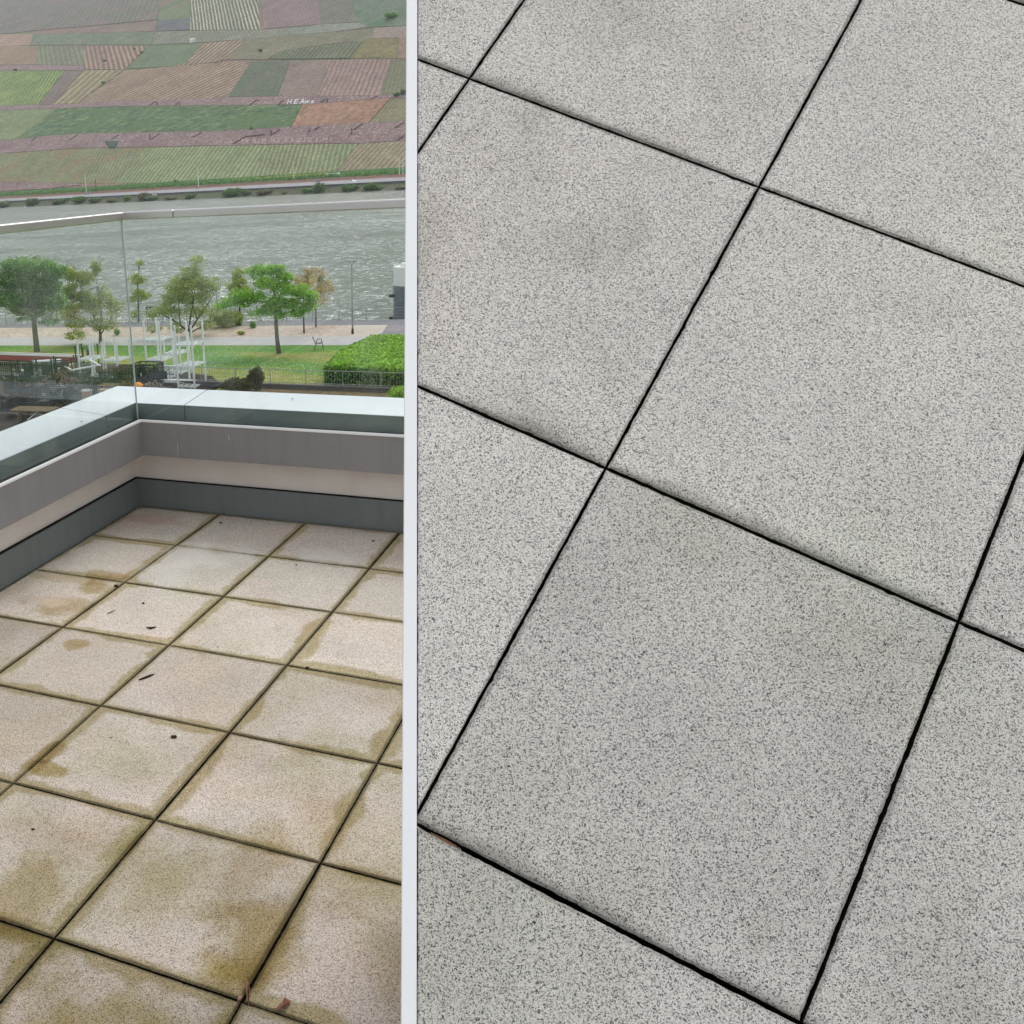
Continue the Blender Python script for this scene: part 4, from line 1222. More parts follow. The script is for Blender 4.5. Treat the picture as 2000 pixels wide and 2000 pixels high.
tree('spreading_tree', 'wide multi stemmed tree with sparse yellow green leaves in the middle', (367.6, 657),
     [(385, 510, 20, 12, .35), (372, 530, 26, 14, .6), (350, 555, 24, 18, .9), (378, 552, 28, 18, 1.0), (402, 560, 18, 18, .9), (336, 580, 22, 18, .9), (365, 582, 28, 16, .8), (395, 580, 18, 14, .7), (318, 602, 22, 14, .6), (340, 612, 20, 14, .7), (300, 612, 20, 12, .35), (375, 608, 22, 14, .4), (418, 560, 12, 22, .2), (405, 608, 22, 14, .3), (300, 640, 18, 10, .35), (345, 640, 20, 12, .4), (400, 636, 22, 12, .4), (428, 600, 10, 20, .15)],
     M['lf_mix'], 280, 0.15, M['bark_dark'],
     [[(367.6, 658, .17), (368, 645, .14)], [(368, 648, .10), (345, 630, .08), (318, 616, .06), (285, 600, .025)], [(368, 648, .09), (372, 620, .07), (378, 590, .05), (372, 545, .02)], [(368, 650, .09), (385, 625, .07), (405, 595, .05), (423, 567, .025)], [(352, 635, .06), (350, 600, .05), (350, 560, .02)], [(385, 625, .05), (380, 605, .04), (376, 590, .02)], [(368, 652, .07), (390, 640, .05), (410, 630, .02)]], seed=6)
tree('maple_tree', 'bright green maple with a straight trunk on the lawn', (545, 690),
     [(505, 530, 26, 12, 1.1), (535, 528, 28, 12, 1.1), (556, 540, 18, 12), (520, 552, 28, 14, 1.1), (550, 562, 26, 14, 1.1), (585, 566, 26, 14, 1.1), (606, 578, 16, 14, .9), (470, 572, 26, 12, 1.0), (500, 580, 26, 12, 1.1), (450, 590, 26, 9, 1.0), (480, 592, 24, 8), (540, 592, 26, 14, 1.1), (570, 594, 24, 12), (600, 600, 22, 12, .8), (520, 604, 22, 12), (500, 612, 18, 8, .5), (546, 614, 16, 9, 1.0), (580, 612, 22, 8, .6), (430, 598, 16, 6, .6)],
     M['lf_bright'], 260, 0.17, M['bark'],
     [[(545, 691, .20), (541, 660, .16), (539, 630, .15), (539, 605, .12)], [(539, 610, .09), (520, 590, .06), (490, 585, .04), (455, 590, .02)], [(539, 605, .09), (535, 570, .06), (520, 535, .03)], [(539, 608, .08), (560, 590, .06), (595, 580, .03)], [(539, 600, .07), (550, 570, .05), (560, 545, .02)], [(539, 615, .05), (575, 608, .03), (600, 602, .02)]], seed=7)
tree('young_tree', 'young tree with olive crown overlapping the left of the maple', (468.5, 636),
     [(464, 533, 13, 9, .9), (466, 548, 16, 10, 1.0), (458, 562, 18, 10, 1.0), (474, 566, 18, 10, .9), (462, 578, 20, 9, .9), (470, 640, 12, 8, .6)],
     M['lf_olive'], 230, 0.18, M['bark_dark'], [[(468.5, 637, .10), (468, 600, .08), (467, 560, .05), (465, 535, .02)]], seed=8)
tree('young_tree', 'young tree with bronze crown behind the right of the maple', (594, 651),
     [(590, 545, 16, 12, .6), (604, 532, 16, 9, .6), (618, 528, 14, 8, .5), (600, 556, 18, 10, .7), (585, 560, 16, 10, .6)],
     M['lf_bronze'], 200, 0.16, M['bark_dark'], [[(594, 652, .08), (592.5, 610, .06), (593, 570, .04), (600, 540, .02)]], seed=9)
tree('young_tree', 'young bronze leaved tree farthest right by the water', (617, 639),
     [(614, 545, 16, 10, .5), (628, 538, 12, 10, .5), (636, 555, 18, 9, .6), (642, 566, 14, 8, .6), (622, 566, 16, 10, .6), (628, 585, 16, 10, .3)],
     M['lf_bronze'], 190, 0.16, M['bark_dark'], [[(617, 640, .08), (616.5, 600, .06), (618, 565, .04), (624, 540, .02)]], seed=10)
# shrubs by the quay
def shrub(name, label, px, py, rx, rz, mat, n, leaf, seed, z=GZ, cat='shrub', group=None, pos=None, hollow=.5, inner=True):
    rs = np.random.RandomState(seed)
    foot = pos or at_z(px, py, z)
    D = depth_of(foot); ppm = FPX / D
    root = empty(name, foot, label, cat, group)
    a, b = rx / ppm, rz / ppm
    cs = []
    for k in range(7):
        cs.append(((rs.uniform(-.5, .5) * a), rs.uniform(-.4, .4) * a, b * rs.uniform(.7, 1.1), a * rs.uniform(.45, .65), b * rs.uniform(.6, .9)))
    pts = []
    for cx, cy, cz, r1, r2 in cs:
        p = blob_points((cx, cy, cz), r1, r2, r1, n // 7, rs, hollow)
        pts.append(p)
    pts = np.concatenate(pts); pts[:, 2] = np.abs(pts[:, 2])
    link('foliage', leaf_mesh('foliage', pts, leaf, seed), mat, root)
    mb = MB()
    for k in range(5):
        an = k * 1.26 + .3
        mb.tube([(0, 0, -.1), (math.cos(an) * a * .25, math.sin(an) * a * .25, b * .6), (math.cos(an) * a * .5, math.sin(an) * a * .5, b * 1.3)], [.02 * max(1, b), .015 * max(1, b), .006], 5)
    mb.build('stem', M['bark_dark'], root)
    return root
shrub('shrub', 'large loose olive shrub between the spreading tree and the maple', 438, 640, 34, 20, M['lf_mix'], 3600, .15, 21)
shrub('shrub', 'olive shrub with pale stems under the left of the maple', 462, 636, 18, 17, M['lf_olive'], 1500, .15, 22)
shrub('shrub', 'small dark blue green bush at the quay under the maple', 493.5, 641, 7, 8, M['lf_dark'], 700, .12, 23)
shrub('shrub', 'tiny yellow green tuft on the leaf strewn gravel', 470, 654, 9, 4, M['lf_olive'], 400, .12, 24)
shrub('shrub', 'small grey green conifer shrub by the path left of the glass joint', 229, 655, 8, 8, M['lf_dark'], 700, .10, 25)
shrub('conifer_shrub', 'tall dark brown green conifer shrub in front of the fence', 500, 764, 21, 25, M['lf_yew'], 6500, .10, 26)
shrub('conifer_shrub', 'broad low dark conifer shrub left of the tall one', 462, 768, 30, 17, M['lf_yew'], 6500, .10, 27)
shrub('shrub', 'low yellowish plant at the foot of the dark conifer shrubs', 432, 772, 20, 7, M['lf_olive'], 1500, .10, 28)
shrub('shrub', 'bright green mound shrub at the right end below the wall', 793, 786, 36, 17, M['lf_hedge'], 6000, .09, 29)
# far bank bushes
FB = [(38, 402, 12, 4, 'lf_far'), (62, 400, 14, 5, 'lf_far'), (84, 399, 14, 6, 'lf_far'), (104, 399, 13, 8, 'lf_far'), (122, 399, 10, 5, 'lf_farb'), (138, 398, 13, 6, 'lf_farg'), (158, 397.5, 14, 7, 'lf_farg'), (178, 397, 12, 6, 'lf_far'), (205, 396, 12, 3.5, 'lf_farb'),
      (229, 395, 6, 6, 'lf_dark'), (241, 395, 5, 4, 'lf_farb'), (255, 394, 11, 8, 'lf_farb'), (275, 393, 7, 3, 'lf_farb'), (328, 389, 12, 4, 'lf_far'), (370, 387, 14, 3, 'lf_farb'), (405, 385.5, 12, 4, 'lf_farg'), (432, 386, 17, 9, 'lf_farg'), (456, 385, 9, 6, 'lf_far'), (484, 384, 13, 6, 'lf_farb'),
      (508, 382, 9, 2.6, 'lf_farb'), (545, 380.5, 6, 2.6, 'lf_far'), (595, 378, 9, 5, 'lf_dark'), (618, 377, 11, 10, 'lf_far'), (633, 376, 5, 4, 'lf_dark'), (682, 374, 14, 7, 'lf_farg'), (706, 373.5, 14, 7, 'lf_farg'), (735, 371.5, 12, 3.5, 'lf_far'), (770, 370.5, 16, 3, 'lf_farb')]
FBL = {0: 'leftmost small bush', 3: 'tall grey bush', 6: 'fresh green bush', 7: 'largest bright green bush', 9: 'dark blue green bush', 11: 'round tan bush', 16: 'big round green bush in the middle', 18: 'tan bush with its top over the road', 22: 'tall grey green bush in front of the pier', 24: 'green bush below the white car', 25: 'green bush right of the car'}
for k, (x, y, rx, rz, m) in enumerate(FB):
    pos = at_z(x, y, WZ + .6); pos = bank((pos - BA).dot(BD), 5.0, -11.4)
    lab = FBL.get(k, 'low bush') + ' on the far bank, %s from the left' % (ORD + ['twelfth', 'thirteenth', 'fourteenth', 'fifteenth', 'sixteenth', 'seventeenth', 'eighteenth', 'nineteenth', 'twentieth', 'twenty first', 'twenty second', 'twenty third', 'twenty fourth', 'twenty fifth', 'twenty sixth', 'twenty seventh', 'twenty eighth'])[k]
    lab = lab.replace('tall grey green bush in front of the pier', 'tall bush before the pier')
    shrub('bush', lab, x, y, rx * 1.35, rz * 1.0, M[m], int(900 + 90 * rx * rz / 4), 1.1, 50 + k, cat='bush', group='bushes along the far river bank', pos=pos)
HB = [(509, 101, 4, 2.6, 'lf_yew', 'small dark bush at the end of the thin hedge line'), (764, 34, 15, 5, 'lf_dark', 'dark clump of trees at the top right corner of the hill'), (491, 253.5, 3.5, 3, 'lf_dark', 'dark bush at the lower edge of the green field'), (342.5, 356, 3, 3, 'lf_dark', 'small dark bush on the verge in the middle'), (775, 188, 7, 4, 'lf_far', 'grey bush at the end of the upper terrace wall'), (787, 184, 6, 5, 'lf_far', 'grey bush at the right edge on the upper terrace wall'),
      (205, 120, 4, 2, 'lf_dark', 'first bush on the diagonal hedge beside the striped vineyard'), (277, 104, 4, 2.5, 'lf_dark', 'bush beside the upper end of the striped vineyard'), (202, 163, 5, 2.2, 'lf_dark', 'bush in the middle of the diagonal boundary in the tan vineyard'), (262, 97, 3, 2, 'lf_dark', 'tiny bush on the diagonal track beside the striped vineyard'), (30, 138, 5, 2, 'lf_yew', 'dark bush at the left edge below the short wall')]
for k, (x, y, rx, rz, m, lab) in enumerate(HB):
    shrub('bush', lab, x, y, rx, rz, M[m], 900, 1.6 if k == 1 else 1.0, 90 + k, cat='bush', group='bushes on the vineyard hill', pos=at_hill(x, y, .6))
# dark green basin let into the lower terrace wall
pts = [(205, 275), (230, 275), (229, 280), (224, 287), (215, 287), (210, 283)]
o = hillpatch('basin_cover', pts, plain('dark green tarpaulin', (62, 84, 68), .8, var=.15, scale=.5), 1.8, thick=1.0, kind=None, label='dark green six sided cover on the lower terrace wall', cat='cover')

# verge flowers
rs = np.random.RandomState(77)
pts = []
for _ in range(900):
    x = rs.uniform(450, 640); y = 352.5 - (x - 450) * .072 + rs.randn() * 1.3
    if rs.rand() < .35 + .6 * (540 < x < 590): pts.append(at_bank(x, y, 37.5))
o = link('wildflowers', leaf_mesh('wildflowers', [tuple(p) for p in pts], .9, 5), leaf_mat('yellow blossom', [(0, (190, 190, 60)), (1, (226, 222, 100))]))
tag(o, 'yellow flowering strip on the verge of the far bank', None, None, 'stuff')
# green verge tufts
pts = []
for _ in range(9000):
    t = rs.uniform(-200, 640); pts.append(tuple(bank(t, rs.uniform(31, 40), 0) + Vector((0, 0, -1.6 + rs.rand() * 3.2))))
o = link('verge_grass', leaf_mesh('verge_grass', pts, 1.7, 6), M['lf_farg']); tag(o, 'long green grass on the verge of the far bank', None, None, 'stuff')

rs = np.random.RandomState(31)
pts = []
for _ in range(5200):
    x, y = rs.uniform(20, 800), 677 + rs.rand() ** .8 * 78
    if math.sin(x * .03 + y * .11) + math.sin(x * .011 - y * .05) + rs.randn() * .6 > .1:
        p = at_z(x, y, GZ + .05); pts.append(tuple(p))
o = link('daisies', leaf_mesh('daisies', pts, .085, 12, up=.9, aspect=1.0), leaf_mat('daisy white', [(0, (214, 212, 180)), (1, (236, 236, 224))]))
tag(o, 'white daisies scattered over the lawn', None, None, 'stuff')

# ================================================================== hedge
def hedge():
    f = [at_z(634, 752, GZ), at_z(900, 768, GZ), at_z(900, 690, GZ), at_z(722, 690, GZ), at_z(668, 716, GZ)]
    H = 1.25
    cen = sum(f, Vector()) / 5
    root = empty('hedge', cen, 'broad clipped bright green hedge block behind the railing', 'hedge')
    rs = np.random.RandomState(8)
    inner = [cen + (p - cen) * .96 for p in f]
    MB().prism([(p.x - cen.x, p.y - cen.y, H * .93) for p in inner], (0, 0, -H * .93)).build('hedge_core', plain('dark twigs', (34, 44, 24), .95, .1), root)
    tri = [(0, 1, 2), (0, 2, 3), (0, 3, 4)]
    ar = [((f[b] - f[a]).cross(f[c] - f[a])).length for a, b, c in tri]
    top = []
    for (a, b, c), w in zip(tri, ar):
        n = int(w * 400)
        u, v = rs.rand(n), rs.rand(n); m = u + v > 1; u[m] = 1 - u[m]; v[m] = 1 - v[m]
        A, Bb, C_ = [np.array(f[q]) for q in (a, b, c)]
        P = A + u[:, None] * (Bb - A) + v[:, None] * (C_ - A)
        top.append(P)
    top = np.concatenate(top)
    zz = H + .05 * np.sin(top[:, 0] * 1.3) + .05 * np.sin(top[:, 1] * 1.7 + top[:, 0]) + rs.randn(len(top)) * .055
    # round the rim
    fp = [np.array((p.x, p.y)) for p in f]
    dmin = np.full(len(top), 9.)
    for i in range(5):
        a, b = fp[i], fp[(i + 1) % 5]; d = (b - a) / np.linalg.norm(b - a); nrm = np.array((-d[1], d[0]))
        dmin = np.minimum(dmin, np.abs((top[:, :2] - a) @ nrm))
    zz -= np.where(dmin < .35, (.35 - dmin) ** 2 * 2.2, 0)
    top[:, 2] = zz
    top[:, 0] -= cen.x; top[:, 1] -= cen.y
    link('hedge_top', leaf_mesh('hedge_top', top, .17, 9, up=.55, aspect=.6), M['lf_hedge'], root)
    side = []
    for i in (0, 3, 4):
        a, b = np.array(f[i]), np.array(f[(i + 1) % 5]); L = np.linalg.norm(b - a)
        n = int(L * H * 190); u = rs.rand(n)
        P = a + u[:, None] * (b - a); P[:, 2] = rs.rand(n) ** .9 * H * .97 ; P[:, :2] += rs.randn(n, 2) * .05
        P[:, 0] -= cen.x; P[:, 1] -= cen.y
        side.append(P)
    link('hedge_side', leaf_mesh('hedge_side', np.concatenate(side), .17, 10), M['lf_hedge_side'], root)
hedge()

# ================================================================== railing on a low stone wall
M['galv'] = plain('weathered galvanised steel', (150, 156, 152), 0.6, 0.4, var=0.08)
M['dkstone'] = plain('dark kerb stone', (104, 102, 102), 0.9, 0.2, var=0.2, scale=1.5)
fa, fb = at_z(560, 760.4, GZ), at_z(750.5, 767.5, GZ)
fd = (fb - fa).normalized(); fl = math.atan2(fd.y, fd.x)
wl_ = empty('low_wall', (fa.x, fa.y, GZ), 'low dark stone wall carrying the long railing', 'wall', None, fl)
for k in range(-22, 14):
    MB().box(k * 1.6 + .012, (k + 1) * 1.6 - .012, 0, .28, -.05, .20 + .008 * (k % 3)).build('stone', M['dkstone'], wl_)
MB().box(-35, 22.4, -.03, .31, .222, .30).build('wall_coping', M['dkstone'], wl_)
rl = empty('railing', (fa.x, fa.y, GZ + .30), 'long grey bar railing on the low wall in front of lawn and hedge', 'railing', None, fl)
MB().bar((-35, .14, .90), (22, .14, .90), .045, .035).build('top_rail', M['galv'], rl)
MB().bar((-35, .14, .10), (22, .14, .10), .03, .03).build('bottom_rail', M['galv'], rl)
for k in range(-15, 10):
    x = 3.6 + k * 2.37 - 2.37
    if -35 < x < 22:
        MB().box(x - .022, x + .022, .12, .16, 0, .88).build('post', M['galv'], rl)
brs = MB()
x = -34.9
while x < 21.9:
    brs.box(x - .006, x + .006, .134, .146, .10, .885); x += .175
tag(brs.build('bars', M['galv'], rl), None, None, None, 'stuff')

# quay railing: thin posts and wires
qa, qb = at_z(560, 627.2, GZ), at_z(790, 624.6, GZ)
qd = (qb - qa).normalized()
qr = empty('railing', (qa.x, qa.y, GZ), 'thin post and wire railing along the quay edge', 'railing', None, math.atan2(qd.y, qd.x))
st = 52 / FPX * depth_of(qa)
for k in range(-12, 10):
    MB().box(k * st - .035, k * st + .035, -.03, .03, 0, 1.08).build('post', M['galv'], qr)
for z in (.28, .55, .82, 1.06):
    MB().bar((-12 * st, 0, z), (9 * st, 0, z), .022 if z < 1 else .035).build('wire', M['galv'], qr)

# ================================================================== lamp, chair, mooring pile
p = at_z(688.7, 652, GZ)
hp = 140 / FPX * depth_of(p)
lp = empty('street_lamp', p, 'grey street lamp with a flat square head on the gravel strip', 'street lamp')
MB().tube([(0, 0, 0), (0, 0, hp - .35)], [.075, .05], 10).build('pole', M['galv'], lp, smooth=True)
MB().tube([(0, 0, 0), (0, 0, .42)], [.11, .10], 10).build('base', plain('dark pole base', (62, 50, 44), .8), lp)
MB().add([(-.50, -.3, hp), (.42, -.3, hp), (.42, .3, hp), (-.5, .3, hp), (-.50, -.3, hp - .06), (.42, -.3, hp - .06), (.42, .3, hp - .06), (-.5, .3, hp - .06)], [(0, 1, 2, 3), (7, 6, 5, 4), (0, 4, 5, 1), (1, 5, 6, 2), (2, 6, 7, 3), (3, 7, 4, 0)]).build('lamp_head', M['galv'], lp)
MB().tube([(0, 0, hp - .40), (-.16, 0, hp - .20), (-.30, 0, hp - .06)], .02, 6).tube([(0, 0, hp - .40), (.14, 0, hp - .20), (.26, 0, hp - .06)], .02, 6).build('bracket', M['galv'], lp)
MB().tube([(0, 0, hp - .34), (0, 0, hp - .28)], [.05, .10], 10).build('lamp_glass', M['whitepaint'], lp)

p = at_z(622, 683, GZ)
ch = empty('garden_chair', p, 'grey metal garden armchair standing alone on the lawn', 'chair', None, R(-6) + math.atan2((C2W @ Vector((1, 0, 0))).y, (C2W @ Vector((1, 0, 0))).x))
mt = plain('grey metal tube', (86, 84, 82), .5, .4)
s = 1.12
MB().add([(x * s, y * s, z * s) for x, y, z in ((-.18, -.25, .40), (.27, -.25, .45), (.27, .25, .45), (-.18, .25, .40), (-.18, -.25, .42), (.27, -.25, .475), (.27, .25, .475), (-.18, .25, .42))], [(0, 1, 2, 3), (7, 6, 5, 4), (0, 4, 5, 1), (1, 5, 6, 2), (2, 6, 7, 3), (3, 7, 4, 0)]).build('seat', mt, ch)
bk_ = MB()
for q in range(6):
    f = q / 5
    bk_.bar((-(.20 + .16 * f) * s, -.24 * s, (.47 + .40 * f) * s), (-(.20 + .16 * f) * s, .24 * s, (.47 + .40 * f) * s), .05, .012)
bk_.bar((-.18 * s, -.25 * s, .40 * s), (-.38 * s, -.25 * s, .90 * s), .03).bar((-.18 * s, .25 * s, .40 * s), (-.38 * s, .25 * s, .90 * s), .03)
bk_.build('backrest', mt, ch)
for sy in (-.27, .27):
    MB().tube([(.34 * s, sy * s, 0), (.26 * s, sy * s, .46 * s)], .016, 6).build('leg', mt, ch)
    MB().tube([(-.28 * s, sy * s, 0), (-.14 * s, sy * s, .42 * s)], .016, 6).build('leg', mt, ch)
    MB().tube([(.26 * s, sy * s, .46 * s), (.20 * s, sy * s, .68 * s), (.10 * s, sy * s, .73 * s), (-.04 * s, sy * s, .71 * s), (-.11 * s, sy * s, .60 * s), (-.16 * s, sy * s, .44 * s)], .018, 6).build('armrest', mt, ch)

p = at_z(803, 634, WZ)
dd = depth_of(p); rr_ = 34 / FPX * dd
mp = empty('mooring_pile', (p.x, p.y, WZ), 'thick grey mooring pile with a white painted top at the quay', 'mooring pile')
zt = WZ + 112 / FPX * dd; zb = WZ + 77 / FPX * dd
MB().tube([(0, 0, -2), (0, 0, zb - WZ)], rr_, 36).build('pile_shaft', plain('grey painted steel', (112, 116, 128), .5, .4, var=.05), mp, smooth=False)
MB().tube([(0, 0, zb - WZ + .002), (0, 0, zt - WZ)], rr_ + .004, 36).build('pile_top', M['whitepaint'], mp)
MB().tube([(0, 0, zt - WZ), (0, 0, zt - WZ + .30)], [rr_ * .62, rr_ * .58], 24).build('pile_cap', M['whitepaint'], mp)
rt_ = C2W @ Vector((1, 0, 0)); rt_.z = 0; rt_.normalize()
for z in (zb - WZ - .95, .75):
    a = -rt_ * (rr_ + .42); b = -rt_ * (rr_ - .1)
    MB().bar((a.x, a.y, z), (b.x, b.y, z), .5, .24).build('fender_bracket', plain('dark grey steel', (62, 66, 74), .6), mp)
# buoy near the far bank
p = at_z(48.5, 405.2, WZ)
by = empty('buoy', (p.x, p.y, WZ), 'tiny white buoy floating near the far bank', 'buoy')
MB().tube([(0, 0, -.3), (0, 0, .4), (0, 0, .9)], [.5, .8, .35], 12).build('float', M['whitepaint'], by)
MB().tube([(0, 0, .85), (0, 0, 1.6)], [.1, .06], 8).build('buoy_top', M['whitepaint'], by)

# ================================================================== storage yard
M['zinc'] = plain('galvanised rack steel', (236, 240, 240), 0.5, 0.5, metal=0.0, var=0.08)
M['blacksteel'] = plain('dark grey steel', (54, 60, 62), 0.6, 0.3, var=0.15)
M['timber'] = plain('weathered timber', (122, 108, 86), 0.9, 0.1, var=0.3, scale=8)
M['rust'] = plain('brown scrap', (104, 82, 66), .9, .1, var=.4, scale=5)
RW, RD, RH = 1.18, 1.55, 1.32
def make_rack(label):
    r = empty('stacking_rack', (0, 0, 0), label, 'rack', 'galvanised stacking racks in the yard')
    b = MB()
    for y in (0, RD): b.bar((0, y, .10), (RW, y, .10), .05, .10)
    for x in (0, RW / 2 - .2, RW / 2 + .2, RW): b.bar((x, 0, .10), (x, RD, .10), .05, .09, )
    b.bar((0, RD * .5, .1), (RW, RD * .5, .1), .05, .06)
    b.build('base_frame', M['zinc'], r)
    for x in (0, RW):
        for y in (0, RD):
            MB().bar((x, y, .03), (x, y, RH + .06), .10).build('post', M['zinc'], r)
            MB().box(x - .06, x + .06, y - .06, y + .06, 0, .05).build('foot', M['zinc'], r)
    for x in (.28, RW - .28):
        MB().bar((x, -.02, .02), (x, RD + .02, .02), .10, .03).build('fork_channel', M['zinc'], r)
    return r
rack0 = make_rack('rack')
first = [rack0]
def place_rack(px, py, ang, lvl, label, dz=0.0):
    if first:
        o = first.pop()
    else:
        o = copy_tree(rack0)
    p = at_z(px, py, GZ)
    o.location = (p.x, p.y, GZ + lvl * RH + dz)
    o.rotation_euler = (0, 0, ang)
    o['label'] = label
    return o
# rack axis: front edge (348.8,757)->(382,759), side -> (415,749)
a0, a1 = at_z(348.8, 757.5, GZ), at_z(382, 759, GZ)
ang0 = math.atan2((a1 - a0).y, (a1 - a0).x)
stacks = [((348.8, 757.5), ang0, 3, 'front right stack of pale racks, nearest the conifer shrubs'),
          ((289, 744), ang0 - .04, 3, 'rack stack directly right of the glass joint, behind the dark cage'),
          ((324, 731), ang0 + .05, 2, 'rack stack farthest back, seen between the two front stacks'),
          ((205, 745), ang0 - .04, 2, 'rack stack just left of the glass joint'),
          ((158, 742), ang0 + .03, 2, 'leftmost rack stack, behind the steel beams')]
LV = ['bottom rack', 'second rack up', 'third rack up']
for (pxy, an, n, lab) in stacks:
    for k in range(n):
        place_rack(pxy[0], pxy[1], an + (k % 2) * .012, k, (LV[k] if k < n - 1 else 'top rack') + ' of ' + lab)
# tube bundles lying in the racks
def bundle(px, py, z, L, n, ang, label, mat, r=.03):
    p = at_z(px, py, GZ)
    rt = empty('tube_bundle', (p.x, p.y, GZ + z), label, 'tubes', None, ang)
    rr = random.Random(n)
    for k in range(n):
        y = (k % 6) * r * 2.3; zz = (k // 6) * r * 2.1 + r
        MB().tube([(rr.uniform(-.1, .1), y, zz), (L + rr.uniform(-.15, .15), y + rr.uniform(-.03, .03), zz)], r, 6).build('tube', mat, rt)
bundle(322, 752, .16, 2.1, 18, ang0 + .1, 'bundle of grey tubes in the lowest level of the front racks', M['zinc'])
bundle(318, 742, .75, 2.2, 18, ang0 - .05, 'upper bundle of grey tubes behind the dark cage', M['zinc'])
bundle(66, 735, .9, 2.0, 18, ang0 + .5, 'tangled grey tubes lying in the dark cage at the left', M['zinc'])

CW, CD_, CH = 1.75, 1.15, 1.0
def make_cage(label, w=CW, d=CD_, h=CH, panel=False):
    r = empty('mesh_cage', (0, 0, 0), label, 'cage', 'dark steel mesh cages in the yard')
    f = MB()
    for z in (.12, h):
        f.bar((0, 0, z), (w, 0, z), .05).bar((0, d, z), (w, d, z), .05).bar((0, 0, z), (0, d, z), .05).bar((w, 0, z), (w, d, z), .05)
    f.build('frame', M['blacksteel'], r)
    for x in (0, w):
        for y in (0, d): MB().bar((x, y, 0), (x, y, h), .06).build('corner_post', M['blacksteel'], r)
    for (ax, ay, bx, by_) in ((0, 0, w, 0), (w, 0, w, d), (0, d, w, d), (0, 0, 0, d)):
        m = MB(); L = math.hypot(bx - ax, by_ - ay); n = int(L / .10)
        for q in range(1, n):
            x, y = ax + (bx - ax) * q / n, ay + (by_ - ay) * q / n
            m.bar((x, y, .12), (x, y, h), .022)
        for q in range(1, 6):
            z = .12 + (h - .12) * q / 6
            m.bar((ax, ay, z), (bx, by_, z), .022)
        m.build('mesh_panel', M['blacksteel'], r)
    MB().box(.02, w - .02, .02, d - .02, .08, .11).build('floor', M['blacksteel'], r)
    MB().box(.03, w - .03, -.012, .012, .14, .42).build('side_sheet', plain('grey side sheet', (84, 94, 98), .6, var=.2, scale=3), r)
    return r
cage0 = make_cage('cage')
cf = [cage0]
def place_cage(px, py, ang, z, label, sc=(1, 1, 1)):
    o = cf.pop() if cf else copy_tree(cage0)
    p = at_z(px, py, GZ + z)
    o.location = (p.x, p.y, GZ + z); o.rotation_euler = (0, 0, ang); o.scale = sc; o['label'] = label
    return o
place_cage(258, 752, ang0 + .02, .0, 'dark cage right of the glass joint with black goods inside', (1, 1.1, 1.35))
place_cage(225, 757, ang0 + .15, .0, 'open dark cage just left of the glass joint', (.9, 1.1, 1.25))
place_cage(72, 784, ang0 + .12, .60, 'grey cage with a white notice on its front, at the left', (1.1, 1.0, .80))
place_cage(136, 787, ang0 + .45, .50, 'grey cage with painted scribbles beside the noticed one', (.75, 1.1, 1.0))
place_cage(10, 771, ang0 + .2, .60, 'dark cage with tubes at the left edge', (1.1, 1.1, .9))
place_cage(6, 806, ang0 + .2, .35, 'low dark cage below the left edge cage', (1.3, 1.1, .6))
place_cage(112, 764, ang0 + .3, .1, 'dark cage behind the noticed one', (1.1, 1.1, 1.1))
place_cage(150, 772, ang0 + .1, .0, 'dark cage behind the cardboard drum', (1.1, 1.1, .9))
place_cage(196, 752, ang0 + .05, .0, 'dark cage under the long pale beam', (.9, 1.1, .9))
def make_frame(label):
    r = empty('railed_frame', (0, 0, 0), label, 'frame', 'tall open railed frames in the yard')
    f = MB(); w, d, h = 1.3, 1.0, 1.5
    f.bar((0, 0, h * .9), (w, 0, h * .9), .05).bar((0, 0, .1), (w, 0, .1), .05).bar((0, 0, .1), (0, d, .1), .05).bar((0, 0, h * .9), (0, d, h * .98), .04).bar((w, 0, .1), (w, d, .1), .05).bar((0, d, .1), (w, d, .1), .05)
    f.build('frame', M['blacksteel'], r)
    for x in (0, w):
        for y in (0, d): MB().bar((x, y, 0), (x, y, h), .08).build('corner_post', M['blacksteel'], r)
    b = MB()
    for q in range(1, 4): b.bar((w * q / 4, 0, .1), (w * q / 4, 0, h * .9), .035)
    b.build('bars', M['blacksteel'], r)
    MB().box(.35, .95, d - .02, d, .35, 1.05).build('back_sheet', plain('dark back sheet', (72, 82, 84), .6, var=.2), r)
    return r
frame0 = make_frame('f')
for k, (px, py, z, an, lab) in enumerate(((26, 752, .9, .2, 'tall railed frame at the left edge, before the red container'), (66, 750, .9, .35, 'second tall railed frame, before the red container'), (104, 746, .9, .45, 'third tall railed frame, beside the sloping plank'), (150, 716, .3, .1, 'dark tubular frame behind the leftmost racks'))):
    o = frame0 if k == 0 else copy_tree(frame0)
    p = at_z(px, py, GZ + z); o.location = (p.x, p.y, GZ + z); o.rotation_euler = (0, 0, ang0 + an); o['label'] = lab
# goods
def goods(name, label, cat, px, py, z, mb_parts, ang=0.0, group=None):
    p = at_z(px, py, GZ + z)
    rt = empty(name, (p.x, p.y, GZ + z), label, cat, group, ang0 + ang)
    for nm, mb, mat in mb_parts: mb.build(nm, mat, rt)
    return rt
